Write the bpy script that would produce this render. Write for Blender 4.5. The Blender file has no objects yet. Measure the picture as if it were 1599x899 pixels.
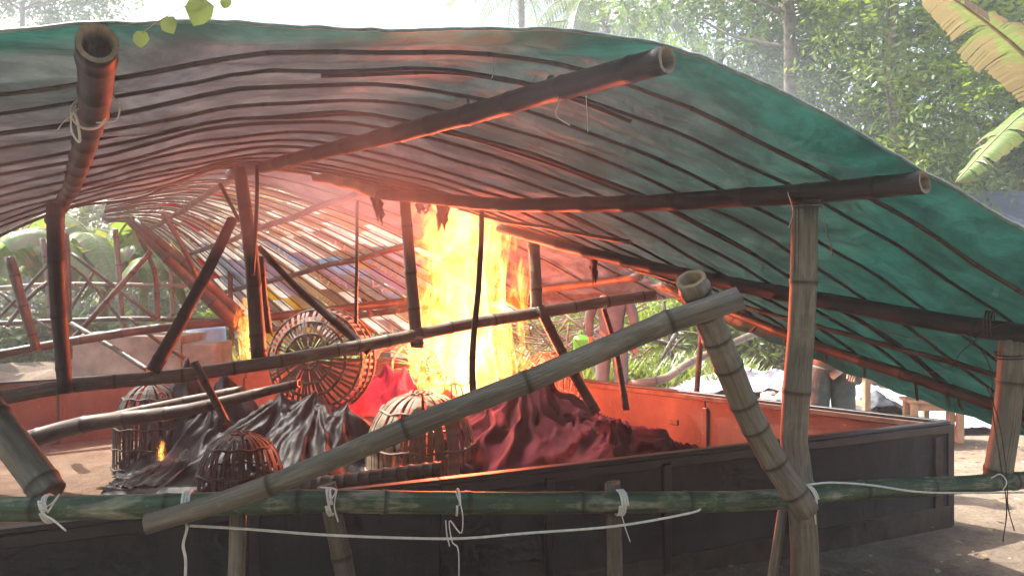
import bpy, bmesh, math, random
import numpy as np
from mathutils import Vector, Matrix, Quaternion, noise as mnoise

R = math.radians
random.seed(7)
rng = np.random.default_rng(7)
scene = bpy.context.scene
col = scene.collection

# ------------------------------------------------------------------ camera
F = 1230.0          # focal length in photo pixels (photo 1599 x 899)
HY = 430.0          # horizon row
CH = 1.65           # camera height
cam_d = bpy.data.cameras.new('camera')
cam_d.sensor_width = 36.0
cam_d.lens = 36.0 * F / 1599.0
cam_d.shift_y = -(449.5 - HY) / 1599.0
cam_d.clip_start = 0.05
cam_d.clip_end = 600
cam = bpy.data.objects.new('camera', cam_d)
cam.location = (0, 0, CH)
cam.rotation_euler = (R(90), 0, 0)
col.objects.link(cam)
scene.camera = cam

def at(x, y, d):
    return Vector(((x - 799.5) / F * d, d, CH + (HY - y) / F * d))

def topx(p):
    return (799.5 + F * p[0] / p[1], HY - F * (p[2] - CH) / p[1])

# ------------------------------------------------------------------ sky, sun, exposure
SUN_EL, SUN_AZ = 56.0, -58.0      # azimuth measured from +Y towards +X
w = bpy.data.worlds.new('World')
scene.world = w
w.use_nodes = True
wn = w.node_tree.nodes
wl = w.node_tree.links
sky = wn.new('ShaderNodeTexSky')
sky.sky_type = 'NISHITA'
sky.sun_disc = False
sky.sun_elevation = R(SUN_EL)
sky.sun_rotation = R(SUN_AZ)
sky.dust_density = 6.0
sky.air_density = 1.0
sky.ozone_density = 1.0
bg = wn['Background']
bg.inputs['Strength'].default_value = 0.15
wl.new(sky.outputs['Color'], bg.inputs['Color'])
sun_d = bpy.data.lights.new('sun', 'SUN')
sun_d.energy = 4.5
sun_d.angle = R(0.6)
sun_d.color = (1.0, 0.94, 0.84)
sun = bpy.data.objects.new('sun', sun_d)
sd = Vector((math.sin(R(SUN_AZ)) * math.cos(R(SUN_EL)), math.cos(R(SUN_AZ)) * math.cos(R(SUN_EL)), math.sin(R(SUN_EL))))
sun.rotation_euler = sd.to_track_quat('Z', 'Y').to_euler()
sun.location = sd * 40
col.objects.link(sun)
vs = scene.view_settings
vs.view_transform = 'Standard'
vs.look = 'None'
vs.gamma = 1.0
vs.use_curve_mapping = False
vs.exposure = 1.65
cy = scene.cycles
cy.use_denoising = True
cy.transparent_max_bounces = 48
cy.max_bounces = 8
cy.diffuse_bounces = 4
cy.transmission_bounces = 6
cy.volume_bounces = 1
cy.sample_clamp_indirect = 6.0
cy.use_adaptive_sampling = True
cy.adaptive_threshold = 0.035

# ------------------------------------------------------------------ helpers
def C(h):
    h = h.lstrip('#')
    out = []
    for i in (0, 2, 4):
        v = int(h[i:i + 2], 16) / 255
        out.append(v / 12.92 if v < 0.04045 else ((v + 0.055) / 1.055) ** 2.4)
    return tuple(out) + (1.0,)

def L3(r, g, b):
    return (r, g, b, 1.0)

def tag(o, label, cat=None, group=None, kind=None):
    if label: o['label'] = label
    if cat: o['category'] = cat
    if group: o['group'] = group
    if kind: o['kind'] = kind
    return o

def thing(name, label, cat, loc=(0, 0, 0), rz=0.0, group=None):
    o = bpy.data.objects.new(name, None)
    o.empty_display_size = 0.1
    col.objects.link(o)
    o.location = loc
    o.rotation_euler = (0, 0, rz)
    return tag(o, label, cat, group)

def put(name, me, mat=None, parent=None, world=True):
    """link a mesh; world=True: mesh verts are in world space even below a parent"""
    o = bpy.data.objects.new(name, me)
    if mat is not None and len(me.materials) == 0:
        me.materials.append(mat)
    col.objects.link(o)
    if parent is not None:
        o.parent = parent
        if world:
            chain = []
            p = parent
            while p is not None:
                chain.append(p); p = p.parent
            M = Matrix.Identity(4)
            for p in reversed(chain):
                M = M @ p.matrix_parent_inverse @ Matrix.LocRotScale(p.location, p.rotation_euler, p.scale)
            o.matrix_parent_inverse = M.inverted()
    return o

def mesh(name, verts, faces, smooth=False, uvs=None, attrs=None):
    me = bpy.data.meshes.new(name)
    me.from_pydata([tuple(v) for v in verts], [], faces)
    if smooth:
        me.polygons.foreach_set('use_smooth', [True] * len(me.polygons))
    if uvs is not None:
        uvl = me.uv_layers.new(name='UVMap')
        li = np.empty(len(me.loops), dtype=np.int32)
        me.loops.foreach_get('vertex_index', li)
        uvl.data.foreach_set('uv', np.asarray(uvs, dtype=np.float32)[li].ravel())
    for k, arr in (attrs or {}).items():
        a = me.attributes.new(k, 'FLOAT', 'POINT')
        a.data.foreach_set('value', np.asarray(arr, dtype=np.float32))
    me.update()
    return me

def quads(name, V, Q, smooth=False):
    """V (n,3) float, Q (m,k) int arrays: fast mesh"""
    V = np.asarray(V, dtype=np.float32); Q = np.asarray(Q, dtype=np.int32)
    me = bpy.data.meshes.new(name)
    me.vertices.add(len(V)); me.vertices.foreach_set('co', V.ravel())
    k = Q.shape[1]
    me.loops.add(Q.size); me.loops.foreach_set('vertex_index', Q.ravel())
    me.polygons.add(len(Q))
    me.polygons.foreach_set('loop_start', np.arange(0, Q.size, k, dtype=np.int32))
    me.polygons.foreach_set('loop_total', np.full(len(Q), k, dtype=np.int32))
    if smooth:
        me.polygons.foreach_set('use_smooth', np.ones(len(Q), dtype=bool))
    me.update(calc_edges=True)
    me.validate()
    return me

# ---- node helpers
class NT:
    def __init__(self, name):
        self.m = bpy.data.materials.new(name)
        self.m.use_nodes = True
        self.t = self.m.node_tree
        self.t.nodes.clear()
        self.out = self.n('ShaderNodeOutputMaterial')
    def n(self, t, **kw):
        nd = self.t.nodes.new(t)
        for k, v in kw.items():
            if k in nd.inputs.keys() and not hasattr(nd, k):
                nd.inputs[k].default_value = v
            else:
                setattr(nd, k, v)
        return nd
    def l(self, a, b):
        self.t.links.new(a, b)
    def setin(self, nd, **kw):
        for k, v in kw.items():
            s = nd.inputs[k.replace('_', ' ')]
            if hasattr(v, 'is_linked') or isinstance(v, bpy.types.NodeSocket): self.l(v, s)
            else: s.default_value = v
        return nd
    def noise(self, vec, scale, detail=4, rough=0.55, dist=0.0):
        nd = self.n('ShaderNodeTexNoise')
        nd.inputs['Scale'].default_value = scale
        nd.inputs['Detail'].default_value = detail
        nd.inputs['Roughness'].default_value = rough
        nd.inputs['Distortion'].default_value = dist
        if vec is not None: self.l(vec, nd.inputs['Vector'])
        return nd.outputs['Fac']
    def mapping(self, vec, scale=(1, 1, 1), loc=(0, 0, 0), rot=(0, 0, 0)):
        nd = self.n('ShaderNodeMapping')
        nd.inputs['Scale'].default_value = scale
        nd.inputs['Location'].default_value = loc
        nd.inputs['Rotation'].default_value = rot
        self.l(vec, nd.inputs['Vector'])
        return nd.outputs['Vector']
    def ramp(self, fac, stops, interp='LINEAR'):
        nd = self.n('ShaderNodeValToRGB')
        cr = nd.color_ramp
        cr.interpolation = interp
        while len(cr.elements) > len(stops): cr.elements.remove(cr.elements[-1])
        while len(cr.elements) < len(stops): cr.elements.new(0.5)
        for e, (p, c) in zip(cr.elements, stops):
            e.position = p
            e.color = c if len(c) == 4 else tuple(c) + (1,)
        self.l(fac, nd.inputs['Fac'])
        return nd.outputs['Color']
    def mix(self, fac, a, b, blend='MIX'):
        nd = self.n('ShaderNodeMix', data_type='RGBA', blend_type=blend)
        nd.clamp_factor = True
        for s, v in ((nd.inputs[0], fac), (nd.inputs[6], a), (nd.inputs[7], b)):
            if isinstance(v, bpy.types.NodeSocket): self.l(v, s)
            else: s.default_value = v
        return nd.outputs[2]
    def math(self, op, a, b=0.0, c=None, clamp=False):
        nd = self.n('ShaderNodeMath', operation=op)
        nd.use_clamp = clamp
        vals = [a, b] + ([c] if c is not None else [])
        for i, v in enumerate(vals):
            if isinstance(v, bpy.types.NodeSocket): self.l(v, nd.inputs[i])
            else: nd.inputs[i].default_value = v
        return nd.outputs[0]
    def bump(self, h, strength=0.3, dist=0.01):
        nd = self.n('ShaderNodeBump')
        nd.inputs['Strength'].default_value = strength
        nd.inputs['Distance'].default_value = dist
        self.l(h, nd.inputs['Height'])
        return nd.outputs['Normal']
    def obj(self):
        return self.n('ShaderNodeTexCoord').outputs['Object']
    def uv(self):
        return self.n('ShaderNodeTexCoord').outputs['UV']
    def principled(self, color, rough=0.7, normal=None, spec=0.5, **kw):
        p = self.n('ShaderNodeBsdfPrincipled')
        for s, v in ((p.inputs['Base Color'], color), (p.inputs['Roughness'], rough)):
            if isinstance(v, bpy.types.NodeSocket): self.l(v, s)
            else: s.default_value = v
        p.inputs['Specular IOR Level'].default_value = spec
        if normal is not None: self.l(normal, p.inputs['Normal'])
        for k, v in kw.items():
            p.inputs[k].default_value = v
        return p.outputs[0]
    def done(self, surf):
        self.l(surf, self.out.inputs['Surface'])
        return self.m

MAT = {}

def simple(name, color, rough=0.7, var=0.25, scale=8.0, spec=0.4, bump=0.15, bscale=60.0, metallic=0.0):
    t = NT(name)
    co = t.obj()
    n1 = t.noise(co, scale, 5, 0.6)
    d = tuple(max(0, c * (1 - var * 1.6)) for c in color[:3]) + (1,)
    b = tuple(min(1, c * (1 + var)) for c in color[:3]) + (1,)
    cc = t.ramp(n1, [(0.25, d), (0.72, b)])
    nr = t.bump(t.noise(co, bscale, 3), bump, 0.004)
    MAT[name] = t.done(t.principled(cc, rough, nr, spec, Metallic=metallic))
    return MAT[name]

def bamboo_mat(name, dark, mid, pale, ringc, wear=0.5, rough=0.5):
    t = NT(name)
    uv = t.uv()
    inf = t.n('ShaderNodeObjectInfo')
    addv = t.n('ShaderNodeVectorMath', operation='ADD')
    t.l(uv, addv.inputs[0])
    cmb = t.n('ShaderNodeCombineXYZ')
    t.l(t.math('MULTIPLY', inf.outputs['Random'], 37.0), cmb.inputs['Y'])
    t.l(t.math('MULTIPLY', inf.outputs['Random'], 11.0), cmb.inputs['Z'])
    t.l(cmb.outputs[0], addv.inputs[1])
    v = addv.outputs[0]
    fine = t.noise(t.mapping(v, (14, 1.2, 1)), 3.0, 5, 0.6)
    blot = t.noise(t.mapping(v, (1.6, 2.2, 1)), 2.2, 5, 0.65, 0.6)
    speck = t.noise(t.mapping(v, (6, 14, 1)), 3.0, 4, 0.7)
    c1 = t.mix(t.ramp(fine, [(0.3, L3(0, 0, 0)), (0.7, L3(1, 1, 1))]), dark, mid)
    c2 = t.mix(t.math('MULTIPLY', t.ramp(blot, [(0.5, L3(0, 0, 0)), (0.66, L3(1, 1, 1))]), wear), c1, pale)
    c2 = t.mix(t.math('MULTIPLY', t.ramp(speck, [(0.62, L3(0, 0, 0)), (0.7, L3(1, 1, 1))]), wear * 0.7), c2, pale)
    tint = t.math('ADD', t.math('MULTIPLY', inf.outputs['Random'], 0.5), 0.72)
    hs = t.n('ShaderNodeHueSaturation')
    t.l(tint, hs.inputs['Value']); t.l(c2, hs.inputs['Color'])
    ring = t.n('ShaderNodeAttribute', attribute_name='ring').outputs['Fac']
    c3 = t.mix(t.math('MULTIPLY', ring, 0.92), hs.outputs[0], ringc)
    hole = t.n('ShaderNodeAttribute', attribute_name='cut').outputs['Fac']
    c4 = t.mix(hole, c3, C('#8d7c62'))
    crk = t.ramp(t.noise(t.mapping(v, (30, .55, 1), (3, 0, 0)), 2.0, 3, 0.5, .2), [(0.300, L3(1, 1, 1)), (0.335, L3(0, 0, 0))])
    c4 = t.mix(t.math('MULTIPLY', crk, .8), c4, L3(.012, .009, .007))
    stain = t.ramp(t.noise(t.mapping(v, (2, .9, 1), (7, 2, 0)), 1.6, 5, .65, .8), [(.38, L3(.42, .40, .38)), (.6, L3(1.08, 1.06, 1.04))])
    c4 = t.mix(.8, c4, stain, 'MULTIPLY')
    nr = t.bump(t.math('SUBTRACT', t.math('ADD', fine, t.math('MULTIPLY', speck, 0.5)), t.math('MULTIPLY', crk, 1.5)), 0.35, 0.003)
    rg = t.math('ADD', t.math('MULTIPLY', blot, 0.35), rough - 0.17)
    MAT[name] = t.done(t.principled(c4, rg, nr, 0.35))
    return MAT[name]

bamboo_mat('bamboo_green', L3(.028, .052, .032), L3(.062, .110, .064), L3(.34, .33, .26), L3(.02, .02, .015), 0.75, 0.42)
bamboo_mat('bamboo_tan', L3(.125, .110, .085), L3(.235, .212, .170), L3(.34, .32, .27), L3(.045, .032, .02), 0.5, 0.5)
bamboo_mat('bamboo_grey', L3(.090, .080, .064), L3(.185, .170, .138), L3(.29, .275, .235), L3(.04, .03, .022), 0.6, 0.6)
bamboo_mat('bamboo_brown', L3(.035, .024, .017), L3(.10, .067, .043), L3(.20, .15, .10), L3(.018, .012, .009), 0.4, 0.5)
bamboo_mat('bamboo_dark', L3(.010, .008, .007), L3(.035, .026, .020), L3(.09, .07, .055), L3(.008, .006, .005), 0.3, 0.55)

def catmull(pts, n):
    pts = [Vector(p) for p in pts]
    if len(pts) == 2:
        return [pts[0].lerp(pts[1], i / (n - 1)) for i in range(n)]
    P = [pts[0] * 2 - pts[1]] + pts + [pts[-1] * 2 - pts[-2]]
    segs = len(pts) - 1
    out = []
    for i in range(n):
        s = i / (n - 1) * segs
        k = min(int(s), segs - 1); t = s - k
        p0, p1, p2, p3 = P[k:k + 4]
        out.append(0.5 * ((2 * p1) + (p2 - p0) * t + (2 * p0 - 5 * p1 + 4 * p2 - p3) * t * t + (3 * p1 - p0 - 3 * p2 + p3) * t ** 3))
    return out

def frames(P):
    n = len(P)
    T = [(P[min(i + 1, n - 1)] - P[max(i - 1, 0)]).normalized() for i in range(n)]
    up = Vector((0, 0, 1)) if abs(T[0].z) < 0.9 else Vector((1, 0, 0))
    N = T[0].cross(up).normalized()
    out = []
    for i in range(n):
        if i:
            N = (T[i - 1].rotation_difference(T[i]) @ N)
            N = (N - T[i] * N.dot(T[i])).normalized()
        out.append((T[i], N, T[i].cross(N)))
    return out

def tube_mesh(name, pts, r0, r1, seg=8, n=16, cap=True, flat=1.0):
    P = catmull(pts, n)
    fr = frames(P)
    V = []; FA = []; UV = []
    L = 0
    for i, (p, (T, N, B)) in enumerate(zip(P, fr)):
        if i: L += (P[i] - P[i - 1]).length
        r = r0 + (r1 - r0) * i / (n - 1)
        for k in range(seg):
            a = 2 * math.pi * k / seg
            V.append(p + N * (r * math.cos(a)) + B * (r * flat * math.sin(a)))
            UV.append((k / seg, L))
    for i in range(n - 1):
        for k in range(seg):
            k2 = (k + 1) % seg
            FA.append((i * seg + k, i * seg + k2, (i + 1) * seg + k2, (i + 1) * seg + k))
    if cap:
        FA.append(tuple(range(seg - 1, -1, -1)))
        FA.append(tuple((n - 1) * seg + k for k in range(seg)))
    return mesh(name, V, FA, True, UV)

_bn = 0
def bamboo(name, pts, r0, r1, mat='bamboo_brown', parent=None, spacing=0.3, seg=12, wob=0.004, kinks=1.0, hollow=True):
    """a culm with swollen nodes, slight crookedness and cut, hollow ends"""
    global _bn
    _bn += 1
    rs = random.Random(_bn * 131)
    base = catmull(pts, 60)
    acc = [0.0]
    for i in range(1, 60): acc.append(acc[-1] + (base[i] - base[i - 1]).length)
    L = acc[-1]
    def pos(s):
        s = min(max(s, 0), L)
        lo = 0
        for i in range(1, 60):
            if acc[i] >= s: lo = i; break
        t = (s - acc[lo - 1]) / max(acc[lo] - acc[lo - 1], 1e-9)
        return base[lo - 1].lerp(base[lo], t)
    # ring stations: node positions with uneven internodes
    nodes = []
    s = spacing * rs.uniform(0.25, 0.9)
    while s < L - 0.03:
        nodes.append(s)
        s += spacing * rs.uniform(0.75, 1.2)
    st = [(0.0, 1.0, 0.0)]
    for nd in nodes:
        e = min(0.016, spacing * 0.12)
        st += [(nd - e, 1.01, 0.0), (nd - e * 0.45, 1.085, .15), (nd - e * 0.1, 1.045, 1.0), (nd + e * 0.2, 1.07, .8), (nd + e, 1.0, 0.1)]
    prev = 0.0
    for nd in nodes + [L]:
        st.append(((prev + nd) / 2, 0.985, 0.0)); prev = nd
    st.append((L, 1.0, 0.0))
    st = sorted(x for x in st if 0 <= x[0] <= L)
    # remove near duplicates
    st2 = [st[0]]
    for x in st[1:]:
        if x[0] - st2[-1][0] > 0.0012: st2.append(x)
    st = st2
    P = []
    ph = rs.uniform(0, 20)
    for (s, m, rg) in st:
        p = pos(s)
        q = mnoise.noise_vector(Vector((s * 2.2 / max(spacing / .3, .4), ph, 0.3)))
        P.append(p + q * wob * kinks)
    fr = frames(P)
    V = []; FA = []; UV = []; ring = []; cut = []
    def add_ring(p, N, B, r, v, rg, ct):
        i0 = len(V)
        for k in range(seg):
            a = 2 * math.pi * k / seg
            V.append(p + N * (r * math.cos(a)) + B * (r * math.sin(a)))
            UV.append((k / seg if k <= seg / 2 else (seg - k) / seg, v)); ring.append(rg); cut.append(ct)
        return i0
    def join(a, b):
        for k in range(seg):
            k2 = (k + 1) % seg
            FA.append((a + k, a + k2, b + k2, b + k))
    prev = None
    for (s, m, rg), p, (T, N, B) in zip(st, P, fr):
        r = (r0 + (r1 - r0) * s / L) * m
        i0 = add_ring(p, N, B, r, s, rg, 0.0)
        if prev is not None: join(prev, i0)
        prev = i0
    # ends
    for end in (0, 1):
        T, N, B = fr[0] if end == 0 else fr[-1]
        p = P[0] if end == 0 else P[-1]
        r = r0 if end == 0 else r1
        d = T if end == 0 else -T
        first = 0 if end == 0 else prev
        if hollow:
            e0 = add_ring(p, N, B, r * 0.999, 0, 0, 0.9)
            e1 = add_ring(p, N, B, r * 0.74, 0, 0, 1.0)
            for k in range(seg):                 # uneven saw cut
                jg = d * (r * (.10 * math.sin(k * 2 * math.pi / seg + _bn) + rs.uniform(-.05, .05)))
                V[e0 + k] = V[e0 + k] + jg; V[e1 + k] = V[e1 + k] + jg * 1.3; V[first + k] = V[first + k] + jg
            e2 = add_ring(p + d * r * 1.6, N, B, r * 0.70, 0, 0, 0.55)
            seq = [(first, e0), (e0, e1), (e1, e2)]
            for a, b in seq:
                if end == 0: join(b, a)
                else: join(a, b)
            cap = [e2 + k for k in range(seg)]
            FA.append(tuple(cap) if end == 1 else tuple(reversed(cap)))
        else:
            cap = [first + k for k in range(seg)]
            FA.append(tuple(cap) if end == 1 else tuple(reversed(cap)))
    me = mesh(name, V, FA, True, UV, {'ring': ring, 'cut': cut})
    return put(name, me, MAT[mat], parent)

def px_bamboo(name, pts, w0, w1=None, mat='bamboo_brown', parent=None, **kw):
    """pts: (x, y, depth); w0/w1: apparent widths in photo pixels at both ends"""
    w1 = w0 if w1 is None else w1
    P = [at(*p) for p in pts]
    return bamboo(name, P, w0 / F * pts[0][2] / 2, w1 / F * pts[-1][2] / 2, mat, parent, **kw)

def box_mesh(name, size, bevel=0.0):
    bm = bmesh.new()
    bmesh.ops.create_cube(bm, size=1.0)
    bmesh.ops.scale(bm, vec=Vector(size), verts=bm.verts)
    if bevel > 0:
        bmesh.ops.bevel(bm, geom=bm.edges[:], offset=bevel, segments=1, profile=0.7, affect='EDGES')
    me = bpy.data.meshes.new(name)
    bm.to_mesh(me); bm.free()
    return me

def plank_between(name, a, b, thick, z0, z1, mat, parent=None, side=0.0, bevel=0.004):
    """upright board from a to b (xy), between heights z0 and z1"""
    a = Vector((a[0], a[1], 0)); b = Vector((b[0], b[1], 0))
    d = b - a
    me = box_mesh(name, (d.length, thick, z1 - z0), bevel)
    n = Vector((-d.y, d.x, 0)).normalized()
    M = Matrix.Translation((a + b) / 2 + n * side + Vector((0, 0, (z0 + z1) / 2))) @ Matrix.Rotation(math.atan2(d.y, d.x), 4, 'Z')
    me.transform(M)
    return put(name, me, mat, parent)

def box_at(name, c, size, mat, parent=None, rz=0.0, rx=0.0, ry=0.0, bevel=0.004):
    me = box_mesh(name, size, bevel)
    me.transform(Matrix.Translation(c) @ Matrix.Rotation(rz, 4, 'Z') @ Matrix.Rotation(ry, 4, 'Y') @ Matrix.Rotation(rx, 4, 'X'))
    return put(name, me, mat, parent)

def copy_tree(o, parent=None):
    c = o.copy(); col.objects.link(c); c.parent = parent
    for ch in o.children: copy_tree(ch, c)
    return c

bamboo_mat('bamboo_pale', L3(.15, .125, .10), L3(.29, .25, .205), L3(.42, .38, .32), L3(.06, .045, .035), 0.5, 0.5)

# ------------------------------------------------------------------ materials
def tarp_material():
    t = NT('tarp')
    co = t.obj()
    uv = t.uv()
    big = t.noise(co, 0.9, 5, 0.6, 0.4)
    fine = t.noise(co, 9.0, 5, 0.65)
    sp = t.n('ShaderNodeSeparateXYZ'); t.l(uv, sp.inputs[0])
    teal = t.ramp(fine, [(0.25, L3(.010, .058, .045)), (0.75, L3(.024, .108, .084))])
    grey = t.ramp(fine, [(0.25, L3(.050, .050, .055)), (0.75, L3(.128, .112, .110))])
    # an older brown-grey sheet blends into the newer green one, front band aside (uv.x runs across the vault, uv.y away from the front)
    e = t.math('ADD', t.math('MULTIPLY', sp.outputs[0], 1.0), t.math('MULTIPLY', t.math('SUBTRACT', big, 0.5), 0.55))
    e = t.math('SUBTRACT', e, t.math('MULTIPLY', sp.outputs[1], 0.55))
    e = t.math('ADD', e, t.math('MULTIPLY', t.math('SUBTRACT', 0.07, sp.outputs[1], clamp=True), 5.0))  # green front band paints the light passing through the overhang
    e = t.math('ADD', e, t.math('MULTIPLY', t.math('SUBTRACT', 0.22, sp.outputs[0], clamp=True), 2.2))
    k = t.ramp(e, [(0.18, L3(0, 0, 0)), (0.58, L3(1, 1, 1))])
    cc = t.mix(k, grey, teal)
    stain = t.ramp(t.noise(t.mapping(co, (1, 1, 1), (4, 2, 1)), 2.3, 6, 0.7, 0.8), [(0.42, L3(.35, .33, .32)), (0.6, L3(1, 1, 1))])
    cc = t.mix(0.75, cc, stain, 'MULTIPLY')
    wv = t.n('ShaderNodeTexWave', bands_direction='X'); wv.inputs['Scale'].default_value = 90
    t.l(co, wv.inputs['Vector'])
    vo = t.n('ShaderNodeTexVoronoi', feature='DISTANCE_TO_EDGE'); vo.inputs['Scale'].default_value = 3.2
    wb = t.n('ShaderNodeTexNoise'); wb.inputs['Scale'].default_value = 2.5; t.l(co, wb.inputs['Vector'])
    wm = t.n('ShaderNodeVectorMath', operation='MULTIPLY_ADD'); t.l(wb.outputs['Color'], wm.inputs[0]); wm.inputs[1].default_value = (.5, .5, .5); t.l(co, wm.inputs[2])
    t.l(wm.outputs[0], vo.inputs['Vector'])
    crease = t.math('MINIMUM', vo.outputs['Distance'], .10)
    nr = t.bump(t.math('ADD', t.math('MULTIPLY', crease, 3.0), t.math('ADD', fine, t.math('MULTIPLY', t.noise(co, 3.0, 4), 2.5))), 0.55, 0.02)
    d = t.n('ShaderNodeBsdfDiffuse'); t.l(cc, d.inputs['Color']); t.l(nr, d.inputs['Normal'])
    tr = t.n('ShaderNodeBsdfTranslucent'); t.l(cc, tr.inputs['Color']); t.l(nr, tr.inputs['Normal'])
    mx = t.n('ShaderNodeMixShader'); mx.inputs[0].default_value = 0.33
    t.l(d.outputs[0], mx.inputs[1]); t.l(tr.outputs[0], mx.inputs[2])
    gl = t.n('ShaderNodeBsdfGlossy'); gl.inputs['Roughness'].default_value = 0.45
    mx2 = t.n('ShaderNodeMixShader'); mx2.inputs[0].default_value = 0.025
    t.l(mx.outputs[0], mx2.inputs[1]); t.l(gl.outputs[0], mx2.inputs[2])
    MAT['tarp'] = t.done(mx2.outputs[0])
tarp_material()

def translucent_mat(name, c_dark, c_light, trans=0.4, scale=3.0, gloss=0.06, island=True, tr_tint=(1.25, 1.2, .5), rough=0.4):
    t = NT(name)
    co = t.obj()
    n1 = t.noise(co, scale, 4, 0.6)
    if island:
        g = t.n('ShaderNodeNewGeometry')
        n1 = t.math('ADD', t.math('MULTIPLY', n1, 0.55), t.math('MULTIPLY', g.outputs['Random Per Island'], 0.45))
    cc = t.ramp(n1, [(0.25, c_dark), (0.75, c_light)])
    d = t.n('ShaderNodeBsdfDiffuse'); t.l(cc, d.inputs['Color'])
    tr = t.n('ShaderNodeBsdfTranslucent')
    tc = t.mix(1.0, cc, tuple(tr_tint) + (1,), 'MULTIPLY')
    t.l(tc, tr.inputs['Color'])
    mx = t.n('ShaderNodeMixShader'); mx.inputs[0].default_value = trans
    t.l(d.outputs[0], mx.inputs[1]); t.l(tr.outputs[0], mx.inputs[2])
    gl = t.n('ShaderNodeBsdfGlossy'); gl.inputs['Roughness'].default_value = rough
    mx2 = t.n('ShaderNodeMixShader'); mx2.inputs[0].default_value = gloss
    t.l(mx.outputs[0], mx2.inputs[1]); t.l(gl.outputs[0], mx2.inputs[2])
    MAT[name] = t.done(mx2.outputs[0])
    return MAT[name]

translucent_mat('leaf_deep', L3(.045, .095, .045), L3(.13, .22, .085), 0.55, 0.6)
translucent_mat('leaf_bright', L3(.08, .15, .03), L3(.22, .31, .06), 0.55, 0.6)
translucent_mat('leaf_pale', L3(.07, .12, .06), L3(.15, .22, .11), 0.45, 0.6)
translucent_mat('banana_leaf', L3(.12, .20, .05), L3(.24, .34, .11), 0.6, 1.2, 0.08, False, (1.4, 1.5, .4))
translucent_mat('banana_leaf_dry', L3(.09, .14, .05), L3(.30, .23, .13), 0.5, 2.2, 0.06, False, (1.15, 1.15, .6))
translucent_mat('dry_leaf', L3(.14, .09, .045), L3(.34, .25, .14), 0.25, 2.0)
translucent_mat('grass', L3(.10, .17, .04), L3(.26, .34, .10), 0.45, 1.0)
simple('bark', L3(.11, .085, .065), 0.9, 0.4, 10, 0.2, 0.6, 40)
simple('bark_light', L3(.2, .175, .14), 0.9, 0.35, 8, 0.2, 0.5, 30)
simple('banana_stem', L3(.20, .20, .10), 0.6, 0.4, 5, 0.3, 0.3, 20)
simple('rope_white', L3(.72, .72, .70), 0.55, 0.12, 60, 0.4, 0.4, 400)
simple('wire', L3(.03, .028, .026), 0.6, 0.2, 50, 0.5, 0.1)
simple('slat', L3(.23, .18, .125), 0.6, 0.45, 12, 0.3, 0.25, 120)
simple('slat_dark', L3(.045, .036, .030), 0.7, 0.4, 12, 0.3, 0.25, 120)
simple('slat_mid', L3(.105, .080, .058), 0.65, 0.45, 12, 0.3, 0.25, 120)
simple('slat_burnt', L3(.012, .010, .009), 0.9, 0.3, 12, 0.2, 0.3, 120)
simple('concrete', L3(.28, .25, .21), 0.9, 0.35, 3, 0.2, 0.5, 50)
simple('wood_pale', L3(.42, .31, .2), 0.7, 0.25, 6, 0.3, 0.3, 50)
simple('skin', L3(.32, .17, .11), 0.55, 0.08, 12, 0.35, 0.1, 200)
simple('hair', L3(.012, .010, .009), 0.6, 0.2, 40, 0.3, 0.5, 300)
simple('jacket_cloth', L3(.10, .115, .125), 0.9, 0.2, 8, 0.2, 0.5, 30)
simple('khaki_cloth', L3(.13, .16, .17), 0.9, 0.2, 8, 0.2, 0.5, 30)
simple('olive_cloth', L3(.11, .11, .075), 0.9, 0.2, 8, 0.2, 0.5, 30)
simple('grey_trouser', L3(.15, .19, .17), 0.85, 0.25, 9, 0.25, 0.5, 30)
simple('shoe', L3(.03, .03, .03), 0.5, 0.2, 20, 0.4)
simple('blue_plastic', L3(.22, .32, .48), 0.4, 0.15, 6, 0.5)
simple('green_plastic', L3(.12, .55, .04), 0.35, 0.1, 6, 0.5)
simple('sheet_pale', L3(.48, .52, .60), 0.55, 0.15, 5, 0.4, 0.4, 14)
simple('sheet_dark', L3(.045, .055, .075), 0.6, 0.3, 3, 0.4, 0.4, 14)
simple('sheet_grey', L3(.11, .13, .16), 0.6, 0.3, 2, 0.3, 0.4, 14)
simple('char', L3(.008, .007, .007), 0.95, 0.4, 20, 0.2, 0.8, 60)
simple('stone', L3(.34, .31, .28), 0.9, 0.3, 6, 0.2, 0.5, 40)
simple('rag_white', L3(.55, .45, .40), 0.9, 0.25, 12, 0.2, 0.4, 60)
simple('rag_char', L3(.03, .022, .02), 0.9, 0.5, 12, 0.2, 0.5, 60)
simple('twig', L3(.22, .17, .12), 0.85, 0.35, 9, 0.2, 0.3, 60)

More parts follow.
